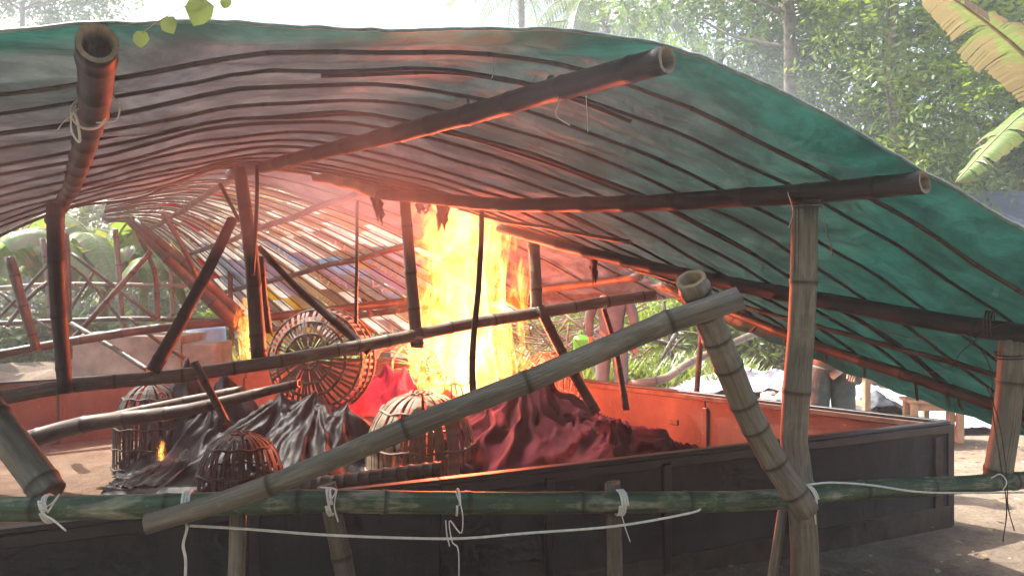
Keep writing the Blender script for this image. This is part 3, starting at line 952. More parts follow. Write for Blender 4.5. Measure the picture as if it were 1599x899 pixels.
        if not any(c.name.startswith('lettering') for c in o.children):
            cu = bpy.data.curves.new('lettering', 'FONT')
            cu.body = s; cu.align_x = 'CENTER'; cu.align_y = 'CENTER'
            cu.size = min(sz, ev.length * (vb - va) / .06 * 1.15); cu.extrude = 0.0008
            cu.space_character = 1.1
            cu.materials.append(MAT[ink])
            tmp = bpy.data.objects.new('tmp', cu)
            col.objects.link(tmp)
            bpy.context.view_layer.update()
            lm = bpy.data.meshes.new_from_object(tmp.evaluated_get(bpy.context.evaluated_depsgraph_get()))
            bpy.data.objects.remove(tmp)
            tx = bpy.data.objects.new('lettering', lm)
            col.objects.link(tx)
            M = Matrix((ex, ey, ez)).transposed().to_4x4()
            M.translation = p + ez * 0.003 + Vector((0, 0, lift + .002)) + ez * .008
            tx.parent = o
            tx.matrix_local = M      # the strip itself sits at the world origin
make_far_roof()

# frames of the far shed, on the left and behind
for pts, w0, w1, m in [
    ([(205, 345, 9.0), (240, 420, 9.0), (246, 500, 9.0)], 7, 9, 'bamboo_brown'),
    ([(15, 400, 7.0), (34, 470, 7.0), (58, 548, 7.0)], 16, 14, 'bamboo_brown'),
    ([(66, 372, 9.5), (74, 430, 9.5), (80, 520, 9.5)], 9, 9, 'bamboo_grey'),
    ([(180, 358, 9.8), (186, 430, 9.8), (192, 520, 9.8)], 9, 8, 'bamboo_grey'),
    ([(101, 365, 8.5), (104, 450, 8.5), (106, 560, 8.5)], 14, 14, 'bamboo_brown'),
    ([(358, 400, 10.5), (360, 460, 10.5), (362, 540, 10.5)], 8, 8, 'bamboo_brown'),
    ([(532, 398, 9.6), (560, 450, 9.4), (580, 492, 9.3)], 10, 8, 'bamboo_brown'),
    ([(262, 380, 10), (268, 440, 10), (270, 520, 10)], 6, 6, 'bamboo_grey'),
]:
    px_bamboo('post', pts, w0, w1, m, far, seg=8, spacing=.35)
for pts, w0, w1, m in [
    ([(-30, 452, 10), (100, 444, 10), (290, 446, 10)], 8, 7, 'bamboo_grey'),
    ([(-30, 506, 9.4), (120, 500, 9.4), (250, 498, 9.4), (420, 505, 9.4)], 8, 8, 'bamboo_brown'),
    ([(-40, 560, 7.2), (130, 530, 7.6), (250, 512, 7.9), (372, 500, 8.2), (640, 470, 8.8), (830, 452, 8.2), (1012, 440, 7.6)], 15, 17, 'bamboo_brown'),
]:
    px_bamboo('rail', pts, w0, w1, m, far, seg=10, spacing=.35)
for pts, w0, w1 in [
    ([(110, 535, 8.3), (180, 455, 8.4), (236, 392, 8.5)], 9, 8), ([(112, 396, 8.8), (180, 448, 8.8), (246, 500, 8.8)], 6, 7),
    ([(-10, 505, 8.9), (60, 430, 9), (100, 380, 9)], 5, 6), ([(100, 405, 9.2), (140, 440, 9.2), (205, 520, 9.2)], 5, 5),
    ([(-5, 452, 9.3), (40, 490, 9.3), (90, 520, 9.3)], 5, 5), ([(150, 420, 9.3), (118, 470, 9.3), (100, 505, 9.3)], 5, 5),
    ([(112, 505, 8.0), (180, 545, 7.7), (232, 578, 7.4)], 8, 9), ([(200, 495, 8.2), (250, 535, 8.2), (290, 560, 8.2)], 6, 7),
    ([(10, 510, 8.6), (45, 465, 8.7), (75, 440, 8.8)], 6, 6),
]:
    px_bamboo('brace', pts, w0, w1, 'bamboo_brown', far, seg=8, spacing=.35)
# right part of the far frame
px_bamboo('post', [(1097, 500, 7.6), (1092, 560, 7.6), (1086, 640, 7.6)], 9, 9, 'bamboo_brown', far, seg=8)

# ------------------------------------------------------------------ front fence
fence = thing('bamboo_fence', 'thick green bamboo rail on stakes across the front of the pit', 'fence', (0.0, 2.6, 0))
RAIL = [(-60, 797, 2.30), (200, 790, 2.36), (520, 783, 2.44), (840, 784, 2.55), (1080, 783, 2.66), (1230, 778, 2.76), (1380, 762, 2.9), (1500, 757, 3.02), (1660, 744, 3.15)]
rail = bamboo('rail', [at(*p) for p in RAIL], .0365, .034, 'bamboo_green', fence, spacing=.34, seg=22, wob=.007)
def stake(x0, y0, x1, y1, d, w, m, split=False):
    a = at(x0, y0, d); b = at(x1, y1, d)
    t = (a.z + 0.15) / (a.z - b.z)
    e = a + (b - a) * t
    return bamboo('stake', [a, a.lerp(e, .5), e], w / F * d / 2, w / F * d / 2 * 1.1, m, fence, spacing=.36, seg=12, wob=.006)
stake(373, 800, 369, 899, 2.44, 26, 'bamboo_tan')
stake(508, 756, 540, 899, 2.52, 31, 'bamboo_grey')
stake(957, 752, 961, 899, 2.64, 24, 'bamboo_grey')
stake(1222, 795, 1208, 885, 2.95, 15, 'bamboo_tan')

def lash(center_pts, axis_dir, r, turns, parent, mat='rope_white', rw=.0035, name='lashing', pitch=.009):
    """a cord wound round a pole at a point"""
    c = Vector(center_pts); d = Vector(axis_dir).normalized()
    up = Vector((0, 0, 1)) if abs(d.z) < .9 else Vector((0, 1, 0))
    n = d.cross(up).normalized(); b = d.cross(n)
    pts = []
    N = int(turns * 10)
    for i in range(N + 1):
        a = 2 * math.pi * i / 10
        pts.append(c + d * (i / 10 * pitch - turns * pitch / 2) + (n * math.cos(a) + b * math.sin(a)) * (r + rw * .6))
    return put(name, tube_mesh(name, pts, rw, rw, 6, N * 2 + 1), MAT[mat], parent)

def cord(name, pts, r, mat, parent=None, n=40, flat=.5):
    return put(name, tube_mesh(name, pts, r, r, 6, n, True, flat), MAT[mat], parent)

def rail_pt(x):
    P = [at(*p) for p in RAIL]
    best = None
    c = catmull(P, 400)
    i = min(range(400), key=lambda k: abs(topx(c[k])[0] - x))
    return c[i], (c[min(i + 1, 399)] - c[max(i - 1, 0)]).normalized()

for x, tr, sk in ((78, 2, .5), (290, 3, .1), (517, 2, .35), (714, 1, .05), (968, 3, .08), (1262, 2, .3)):
    c, d = rail_pt(x)
    dd = (d + Vector((0, 0, sk * .6))).normalized()
    lash(c, dd, .037, tr, rail, rw=.0042)
# loose tails and knots of the white ties
def tail(pts, r=.0042):
    cord('tie_end', [at(*p) for p in pts], r, 'rope_white', rail, 26)
tail([(70, 790, 2.27), (60, 782, 2.26), (66, 800, 2.26), (84, 812, 2.26), (103, 828, 2.25)])
tail([(62, 795, 2.26), (80, 786, 2.26), (92, 772, 2.27), (74, 800, 2.26)])
tail([(288, 812, 2.3), (292, 824, 2.28), (286, 850, 2.28), (290, 876, 2.28), (288, 930, 2.28)])
tail([(500, 760, 2.39), (524, 764, 2.38), (516, 782, 2.38), (510, 800, 2.38)])
tail([(526, 764, 2.38), (522, 790, 2.38), (528, 814, 2.38)])
tail([(712, 768, 2.45), (722, 800, 2.44), (720, 832, 2.44), (702, 812, 2.44), (706, 845, 2.44), (716, 860, 2.44), (716, 930, 2.44)])
tail([(696, 812, 2.46), (698, 835, 2.46), (702, 852, 2.46)])
tail([(970, 800, 2.56), (976, 822, 2.56), (984, 845, 2.56)])
tail([(1262, 786, 2.66), (1276, 782, 2.65), (1272, 796, 2.65), (1274, 818, 2.65)])
r1 = put('string', tube_mesh('string', [at(*p) for p in ((296, 820, 2.30), (380, 825, 2.34), (500, 834, 2.40), (620, 839, 2.44), (720, 840, 2.47), (820, 832, 2.52), (960, 821, 2.57), (1075, 801, 2.62), (1096, 792, 2.64))], .0042, .0042, 8, 80), MAT['rope_white'], None)
tag(r1, 'long white string sagging below the green rail between the stakes', 'string')
r2 = put('string', tube_mesh('string', [at(*p) for p in ((1262, 756, 2.72), (1300, 753, 2.78), (1360, 757, 2.83), (1430, 767, 2.9), (1500, 769, 2.97), (1640, 768, 3.1))], .0038, .0038, 8, 60), MAT['rope_white'], None)
tag(r2, 'white string running over the right end of the green rail', 'string')

# ties on the shed posts and beams
for (x, y, d, r, ax, tr, m) in ((138, 178, 2.6, .049, (-.4, .8, 0), 3, 'rope_white'), (872, 135, 2.95, .047, (-.6, .75, 0), 3, 'wire'), (745, 160, 3.35, .046, (-.6, .75, 0), 2, 'wire'),
                             (1258, 318, 2.92, .048, (0, 0, 1), 3, 'wire'), (404, 545, 5.26, .062, (.1, 0, 1), 2, 'wire'), (651, 525, 5.68, .056, (.1, 0, 1), 2, 'rope_white'), (840, 484, 6.05, .06, (.2, 0, 1), 3, 'rope_white'),
                             (560, 541, 5.48, .05, (.95, .2, .1), 3, 'wire'), (942, 472, 6.2, .052, (.95, .2, .1), 3, 'rope_white'), (1545, 505, 3.35, .05, (-.7, .6, .1), 3, 'wire'), (1575, 555, 3.12, .05, (0, 0, 1), 2, 'wire')):
    lash(at(x, y, d), ax, r, tr, shed, m, rw=.0032 if m == 'wire' else .003, pitch=.012)
def shed_cord(pts, r=.003, m='rope_white'):
    cord('tie_end', [at(*p) for p in pts], r, m, shed, 30)
shed_cord([(122, 170, 2.3), (112, 180, 2.28), (112, 205, 2.28), (124, 222, 2.28), (122, 195, 2.28), (116, 175, 2.28)], .0038)
shed_cord([(118, 176, 2.3), (100, 190, 2.28), (90, 203, 2.28)])
shed_cord([(172, 145, 2.4), (186, 168, 2.38), (180, 188, 2.38), (150, 192, 2.36)])
shed_cord([(870, 140, 2.85), (872, 160, 2.8), (868, 180, 2.8), (890, 196, 2.8)], .0025)
shed_cord([(915, 150, 2.75), (917, 180, 2.75), (918, 206, 2.75)], .0025)
shed_cord([(770, 92, 2.7), (772, 108, 2.7), (768, 122, 2.7)], .002)
shed_cord([(1282, 322, 3.0), (1290, 360, 3.0), (1300, 400, 3.0), (1296, 370, 3.0)], .002, 'wire')
shed_cord([(1230, 300, 2.88), (1238, 330, 2.86), (1232, 355, 2.86)], .002)
shed_cord([(1290, 495, 4.3), (1360, 510, 3.9), (1430, 528, 3.6), (1510, 520, 3.3), (1570, 505, 3.15)], .0035, 'wire')
shed_cord([(1425, 585, 3.7), (1480, 575, 3.4), (1500, 550, 3.3), (1530, 525, 3.25), (1545, 505, 3.2)], .003, 'wire')
shed_cord([(1510, 520, 3.3), (1545, 570, 3.15), (1550, 640, 3.05), (1562, 720, 3.0), (1572, 790, 2.98), (1566, 845, 2.97)], .0025, 'wire')
shed_cord([(1540, 600, 3.1), (1560, 660, 3.0), (1572, 740, 2.98), (1574, 790, 2.98), (1584, 828, 2.97)], .0022, 'wire')
shed_cord([(1548, 746, 3.0), (1562, 740, 2.98), (1572, 752, 2.97), (1566, 765, 2.97)], .005)

# ------------------------------------------------------------------ loose and fallen poles
def loose(label, pts, w0, w1, m, group=None, **kw):
    o = px_bamboo('bamboo_pole', pts, w0, w1, m, None, **kw)
    return tag(o, label, 'pole', group)
loose('long grey weathered pole slanting from the rail up to the right', [(232, 815, 2.26), (400, 762, 2.29), (640, 665, 2.32), (860, 580, 2.35), (1010, 515, 2.37), (1155, 466, 2.38)], 32, 38, 'bamboo_grey', spacing=.42, seg=16, wob=.012)
loose('thick ringed bamboo pole with an open top leaning left of the right post', [(1080, 434, 2.40), (1112, 510, 2.50), (1180, 670, 2.60), (1258, 795, 2.64)], 48, 40, 'bamboo_tan', spacing=.125, seg=18, wob=.006)
loose('short thick bamboo stump leaning at the left end of the green rail', [(-60, 590, 2.6), (10, 680, 2.5), (78, 772, 2.42)], 54, 50, 'bamboo_grey', spacing=.26, seg=18)
loose('thick dark bamboo with close rings lying along the near pit wall', [(455, 764, 4.55), (560, 750, 4.4), (692, 734, 4.26)], 28, 28, 'bamboo_brown', spacing=.075, seg=16, wob=.003)
loose('long split bamboo lying from the left floor up onto the black sheet', [(40, 688, 5.9), (140, 661, 5.85), (290, 640, 5.7), (468, 598, 5.4)], 30, 13, 'bamboo_brown', spacing=.36, seg=12)
loose('thinner bamboo lying just behind the long split bamboo at left', [(120, 664, 6.1), (240, 636, 6.05), (380, 608, 5.9)], 16, 14, 'bamboo_brown', spacing=.32, seg=10)
loose('short bamboo rod hanging from the tilted rail at left', [(304, 566, 4.95), (325, 605, 4.9), (354, 660, 4.85)], 13, 12, 'bamboo_brown', spacing=.2, seg=10)
loose('pale bamboo pole fallen across the rubble behind the pit', [(985, 600, 9.0), (1040, 590, 9.2), (1080, 565, 9.5), (1180, 520, 10.2)], 14, 11, 'bamboo_tan', spacing=.35, seg=10)
loose('red lit bamboo pole slanting under the far eave beside the fire', [(782, 358, 7.0), (850, 368, 7.0), (900, 382, 7.0)], 14, 12, 'bamboo_tan', spacing=.3, seg=10)

# torn, scorched scraps hanging at the burnt roof edge
def rag(x, y, w, h, d, mat, label, seed, lean=0.0):
    rs = random.Random(seed)
    nu, nv = 7, 9
    V = []; FA = []
    for j in range(nv):
        for i in range(nu):
            s, t = i / (nu - 1), j / (nv - 1)
            wid = w * (1 - t * rs.uniform(.3, .55))
            px = x + (s - .5) * wid + lean * t + rs.uniform(-1, 1) * 1.5
            py = y + h * t * (1 - .35 * abs(math.sin(s * 5 + seed))) + rs.uniform(-1, 1)
            V.append(at(px, py, d + .06 * math.sin(s * 6 + seed) + .03 * rs.uniform(-1, 1)))
    for j in range(nv - 1):
        for i in range(nu - 1):
            FA.append((j * nu + i, j * nu + i + 1, (j + 1) * nu + i + 1, (j + 1) * nu + i))
    o = put('torn_sheet', mesh('torn_sheet', V, FA, True), MAT[mat])
    m = o.modifiers.new('thick', 'SOLIDIFY'); m.thickness = .004
    return tag(o, label, 'sheet')
rag(692, 320, 22, 42, 5.75, 'rag_char', 'charred brown scrap hanging at the top of the fire right of the grey post', 3)
rag(660, 316, 26, 22, 5.7, 'rag_white', 'pale scorched rag hanging just right of the grey post above the fire', 5)
rag(585, 300, 18, 55, 5.65, 'rag_char', 'thin dark shred hanging left of the grey post under the roof', 6, 10)
rag(927, 395, 14, 55, 6.0, 'rag_char', 'greenish dark scrap dangling by a cord right of the fire', 8)
def bundle():
    V = []; FA = []
    nu, nv = 24, 9
    P = catmull([at(488, 277, 5.5), at(540, 284, 5.55), at(590, 298, 5.6), at(660, 303, 5.62)], nu)
    for i, p in enumerate(P):
        w_ = .05 + .05 * math.sin(i / nu * 3.1) + .015 * mnoise.noise(Vector((i * .7, 0, 0)))
        for k in range(nv):
            a = 2 * math.pi * k / nv
            rr = w_ * (1 + .35 * mnoise.noise(Vector((i * .4, math.cos(a) * 2, math.sin(a) * 2))))
            V.append(p + Vector((0, rr * .6 * math.cos(a), rr * .55 * math.sin(a))))
    for i in range(nu - 1):
        for k in range(nv):
            k2 = (k + 1) % nv
            FA.append((i * nv + k, i * nv + k2, (i + 1) * nv + k2, (i + 1) * nv + k))
    FA.append(tuple(range(nv))); FA.append(tuple((nu - 1) * nv + k for k in range(nv)))
    tag(put('white_rag', mesh('white_rag', V, FA, True), MAT['rag_white']), 'bunched white rag rolled along the far beam above the fire', 'rag')
bundle()

# ------------------------------------------------------------------ chicken cage baskets
def basket_profile(R0, H, s):
    """s 0 (bottom) .. 1 (top): radius, height"""
    z = H * (1 - (1 - s) ** 1.25)
    if s < .45: r = R0 * (1 - .04 * s)
    else:
        t = (s - .45) / .55
        r = R0 * (.98 - .86 * t ** 1.7)
    return r, H * (.50 * min(s / .45, 1.0) + (.50 * math.sin((s - .45) / .55 * math.pi / 2) if s > .45 else 0))

def make_basket(label, loc, R0, H, mat, rot=(0, 0, 0), nsl=40, wid=.016, rings=(.04, .25, .46, .72, .97), group='chicken cage baskets in the pit', squash=1.0):
    t = thing('basket', label, 'basket', loc, 0, group)
    t.rotation_euler = rot
    n = 15
    V = []; FA = []
    prof = [basket_profile(R0, H, i / (n - 1)) for i in range(n)]
    for i, (r, z) in enumerate(prof):
        ww = wid * (0.55 + .45 * r / R0)
        for (dx, dr) in ((-ww / 2, 0), (ww / 2, 0), (ww / 2, -.004), (-ww / 2, -.004)):
            V.append((r + dr, dx, z))
    for i in range(n - 1):
        for k in range(4):
            k2 = (k + 1) % 4
            FA.append((i * 4 + k, i * 4 + k2, (i + 1) * 4 + k2, (i + 1) * 4 + k))
    FA += [(0, 1, 2, 3), tuple((n - 1) * 4 + k for k in (3, 2, 1, 0))]
    me = mesh('slat', V, FA, False)
    me.materials.append(MAT[mat])
    rs = random.Random(int(abs(loc[0]) * 1000))
    t.scale = (rs.uniform(.96, 1.05), rs.uniform(.95, 1.04), rs.uniform(.96, 1.03))
    for k in range(nsl):
        if rs.random() < .03: continue          # broken out
        o = bpy.data.objects.new('slat', me); col.objects.link(o); o.parent = t
        o.rotation_euler = (rs.uniform(-.03, .03), rs.uniform(-.015, .015), 2 * math.pi * (k + rs.uniform(-.18, .18)) / nsl)
    for s in rings:
        r, z = basket_profile(R0, H, s)
        for off in (.004, -.006):
            pts = [Vector(((r + off) * math.cos(a), (r + off) * math.sin(a), z + .008 * math.sin(a * 9 + s * 9) + .004 * math.sin(a * 3))) for a in np.linspace(0, 2 * math.pi, 40)]
            o = put('hoop', tube_mesh('hoop', pts, .008 if s > .05 else .012, .008 if s > .05 else .012, 5, 60), MAT[mat], t, False)
    # top plug, woven
    r, z = basket_profile(R0, H, .985)
    return t

make_basket('tan bell shaped cage basket standing in front of the fire', at(657, 745, 5.7) * 1.0 - Vector((0, 0, at(657, 745, 5.7).z - .07)), .41, .74, 'slat', nsl=54, wid=.032)
make_basket('dark cage basket half covered by the black sheet beside the tan one', (at(375, 700, 5.3).x, 5.3, .07), .28, .53, 'slat_dark', nsl=40, wid=.022)
make_basket('dark cage basket at the left below the split bamboo', (at(236, 700, 6.5).x, 6.5, .07), .29, .70, 'slat_dark', nsl=40, wid=.022)
# tipped basket: its top faces the camera
c = at(480, 548, 6.2)
make_basket('tipped cage basket lying on the heap with its round top facing out', (c.x + .06, c.y + .36, c.z - .11), .42, .36, 'slat_mid', (R(82), 0, R(-10)), 50, .024, (.04, .3, .55, .74, .86, .97))
make_basket('burning charred cage basket inside the big fire', (at(700, 600, 6.75).x, 6.75, .22), .30, .60, 'slat_burnt', nsl=26, wid=.014)
make_basket('red lit cage basket lying between the tipped basket and the fire', (at(612, 560, 7.3).x, 7.4, .62), .36, .6, 'slat', (R(70), 0, R(35)), 34, .014)
make_basket('cage basket right of the fire behind the maroon cloth', (at(850, 600, 7.2).x, 7.2, .4), .30, .56, 'slat', (R(15), R(12), 0), 30, .012)

# ------------------------------------------------------------------ heaped cloth and sheets
def heap(nx, ny, box, peaks, amp, seed, floor=.075, fine=.02, ffreq=7.0, lip=.10, blend=.05):
    """cloth thrown over things: concave tents hung from peaks, with folds running down from each of them"""
    P = np.zeros((ny, nx, 3)); keep = np.zeros((ny, nx), bool)
    for j in range(ny):
        for i in range(nx):
            x = box[0] + (box[1] - box[0]) * i / (nx - 1); y = box[2] + (box[3] - box[2]) * j / (ny - 1)
            wq = mnoise.noise_vector(Vector((x * 2.2, y * 2.2, seed)))
            xx, yy = x + wq.x * .07, y + wq.y * .07
            T = []; FO = []
            for k, (px_, py_, h, sl, nf) in enumerate(peaks):
                dx, dy = xx - px_, yy - py_
                d = math.hypot(dx, dy)
                T.append(h - sl * d ** .72)
                ca, sa = (dx / d, dy / d) if d > 1e-6 else (1, 0)
                q = mnoise.noise(Vector((ca * nf, sa * nf, d * .8 + k * 7 + seed)))
                q2 = mnoise.noise(Vector((ca * nf * 2.3, sa * nf * 2.3, d * 1.5 + k * 5 + seed)))
                FO.append(((1 - 2.6 * abs(q)) * .7 + (1 - 2.6 * abs(q2)) * .3 - .3) * min(1, d / .16))
            m = max(T)
            w_ = [math.exp((t - m) / blend) for t in T]
            sw = sum(w_)
            z = m + blend * math.log(sw) * .4
            fold = sum(a_ * b_ for a_, b_ in zip(w_, FO)) / sw
            edge = min(1.0, max(0.0, (z - floor + lip * 1.5) / (lip * 2.5)))
            z2 = z + amp * fold * (.35 + .65 * edge)
            c1 = 1 - 2.4 * abs(mnoise.noise(Vector((xx * ffreq, yy * ffreq, seed + 3))))
            c2 = 1 - 2.4 * abs(mnoise.noise(Vector((xx * ffreq * 2.2 + 3, yy * ffreq * 2.2, seed + 5))))
            z2 += fine * (c1 * .7 + c2 * .3)
            keep[j, i] = z > floor - lip - .06 * mnoise.noise(Vector((x * 4, y * 4, seed + 1)))
            lat = mnoise.noise_vector(Vector((x * 6, y * 6, z2 * 3 + seed)))
            flo = floor + .012 + .02 * max(0, c1) + .012 * c2
            P[j, i] = (x + lat.x * amp * .35, y + lat.y * amp * .35, z2 if z2 > flo else flo)
    return P, keep

def heap_obj(name, PK, mat, label, cat):
    P, keep = PK
    ny, nx = P.shape[:2]
    idx = np.arange(nx * ny).reshape(ny, nx)
    Q = np.stack([idx[:-1, :-1], idx[:-1, 1:], idx[1:, 1:], idx[1:, :-1]], -1)
    ok = keep[:-1, :-1] & keep[:-1, 1:] & keep[1:, 1:] & keep[1:, :-1]
    Q = Q[ok]
    used, inv = np.unique(Q, return_inverse=True)
    o = put(name, quads(name, P.reshape(-1, 3)[used], inv.reshape(-1, 4), True), MAT[mat])
    m = o.modifiers.new('thick', 'SOLIDIFY'); m.thickness = .005
    return tag(o, label, cat)

def PK(x, y, d, sl=.6, nf=2.2):
    p = at(x, y, d); return (p.x, p.y, p.z, sl, nf)
heap_obj('cloth_heap', heap(160, 110, (-.55, 1.85, 5.1, 7.0), [PK(832, 568, 6.25, .80, 1.4), PK(775, 628, 6.1, .62, 1.5), PK(905, 645, 6.0, .48, 1.5), PK(955, 648, 5.95, .46, 1.7), PK(1005, 664, 5.85, .46, 1.5), PK(1065, 690, 5.7, .5, 1.4), PK(860, 695, 5.75, .45, 1.4), PK(950, 700, 5.55, .42, 1.6)], .20, 3.3, fine=.014, ffreq=4), 'maroon_cloth', 'crumpled maroon cloth heaped against the right side of the pit', 'cloth')
heap_obj('cloth_heap', heap(90, 70, (-1.45, -.25, 6.3, 7.2), [PK(606, 566, 6.8, .75, 1.5), PK(628, 572, 6.75, .7, 1.7), PK(585, 590, 6.7, .6, 1.6), PK(655, 592, 6.65, .6, 1.6), PK(700, 605, 6.6, .7, 1.5)], .13, 6.1, fine=.014, ffreq=5), 'crimson_cloth', 'bright crimson cloth bundled at the foot of the fire', 'cloth')
heap_obj('cloth_heap', heap(50, 40, (.35, 1.1, 6.3, 6.95), [PK(925, 622, 6.55, .9, 2.2), PK(880, 610, 6.6, .8, 2.0)], .07, 8.1, ffreq=9), 'crimson_cloth', 'crimson cloth corner showing behind the maroon heap', 'cloth')
heap_obj('plastic_sheet', heap(160, 130, (-3.1, -.70, 5.45, 7.1), [PK(292, 552, 6.6, 1.5, 1.8), PK(350, 572, 6.45, 1.15, 2.0), PK(435, 606, 6.15, .72, 1.7), PK(490, 606, 6.1, .72, 2.2), PK(545, 622, 6.05, .80, 1.8), PK(470, 650, 5.95, .70, 1.9), PK(345, 640, 6.2, 1.1, 1.6), PK(525, 685, 5.85, .7, 2.0), PK(420, 690, 5.85, .8, 1.8)], .12, 11.7, fine=.012, ffreq=6), 'black_plastic', 'black plastic sheet crumpled over baskets in the pit', 'plastic sheet')
heap_obj('plastic_sheet', heap(60, 46, (-3.0, -2.35, 5.75, 6.3), [PK(268, 722, 5.95, .55, 2.2), PK(240, 738, 6.0, .5, 2.2), PK(290, 700, 6.05, .5, 2.2)], .06, 14.7, fine=.03, ffreq=14, lip=.05), 'char', 'small scorched black plastic scrap smouldering on the pit floor', 'plastic sheet')

# ------------------------------------------------------------------ fires
def make_fire(label, loc, h, rad, gain, shells, seed, core, power=None, lz=(.35, .7), soft=.2):
    t = thing('fire', label, 'fire', loc)
    m = flame_mat('flame_%d' % seed, h, rad, gain, seed * 3.7, core)
    nv, nu = 40, 36
    for s in range(shells):
        k = (s + .5) / shells * 1.12
        V = []; FA = []
        for j in range(nv):
            z = j / (nv - 1)
            taper = 1 - .25 * max(0, z - .5) - .12 * max(0, .12 - z) / .12
            for i in range(nu):
                a = 2 * math.pi * i / nu
                r = rad * k * taper * (1 + .16 * mnoise.noise(Vector((math.cos(a) * 1.3, math.sin(a) * 1.3, z * 3 + seed + s * .3))))
                V.append((r * math.cos(a) + .06 * rad * math.sin(z * 6 + seed), r * math.sin(a), z * h * (1 - .04 * s / shells)))
        for j in range(nv - 1):
            for i in range(nu):
                i2 = (i + 1) % nu
                FA.append((j * nu + i, j * nu + i2, (j + 1) * nu + i2, (j + 1) * nu + i))
        o = put('flame', mesh('flame', V, FA, True), m, t, False)
    if power:
        for z in lz:
            ld = bpy.data.lights.new('flame_light', 'POINT')
            ld.energy = power / len(lz); ld.color = (1.0, .15, .065); ld.shadow_soft_size = soft
            lo = bpy.data.objects.new('flame_light', ld); col.objects.link(lo)
            lo.parent = t; lo.location = (0, 0, z * h)
    return t
FIRE = at(722, 600, 6.85)
make_fire('tall yellow fire column blazing in the middle of the pit', (FIRE.x, FIRE.y, .30), 2.1, .80, 1.6, 5, 1, .64, 1000, (.10, .28, .5), .25)
f2 = at(388, 560, 7.0)
make_fire('small orange flames licking up behind the basket post at left', (f2.x, f2.y, f2.z), .55, .19, .8, 4, 2, .55, 8, (.5,), .08)
f3 = at(252, 718, 6.0)
make_fire('tiny flame on the smouldering plastic scrap', (f3.x, f3.y, f3.z), .15, .05, .9, 4, 3, .50, .6, (.5,), .03)

# ------------------------------------------------------------------ people
def skin_mesh(name, joints, edges, mat, parent, sub=2, root=0):
    """joints: list of (xyz, rx, ry); grown with a Skin modifier"""
    me = bpy.data.meshes.new(name)
    me.from_pydata([j[0] for j in joints], edges, [])
    o = bpy.data.objects.new(name, me)
    col.objects.link(o)
    o.parent = parent
    me.materials.append(MAT[mat])
    sk = o.modifiers.new('skin', 'SKIN')
    sk.use_smooth_shade = True
    sv = me.skin_vertices[0].data if me.skin_vertices else None
    if sv is None:
        bpy.context.view_layer.objects.active = o
        bpy.ops.mesh.customdata_skin_add()
        sv = me.skin_vertices[0].data
    for i, j in enumerate(joints):
        sv[i].radius = (j[1], j[2])
        sv[i].use_root = (i == root)
    ss = o.modifiers.new('sub', 'SUBSURF'); ss.levels = sub; ss.render_levels = sub
    return o

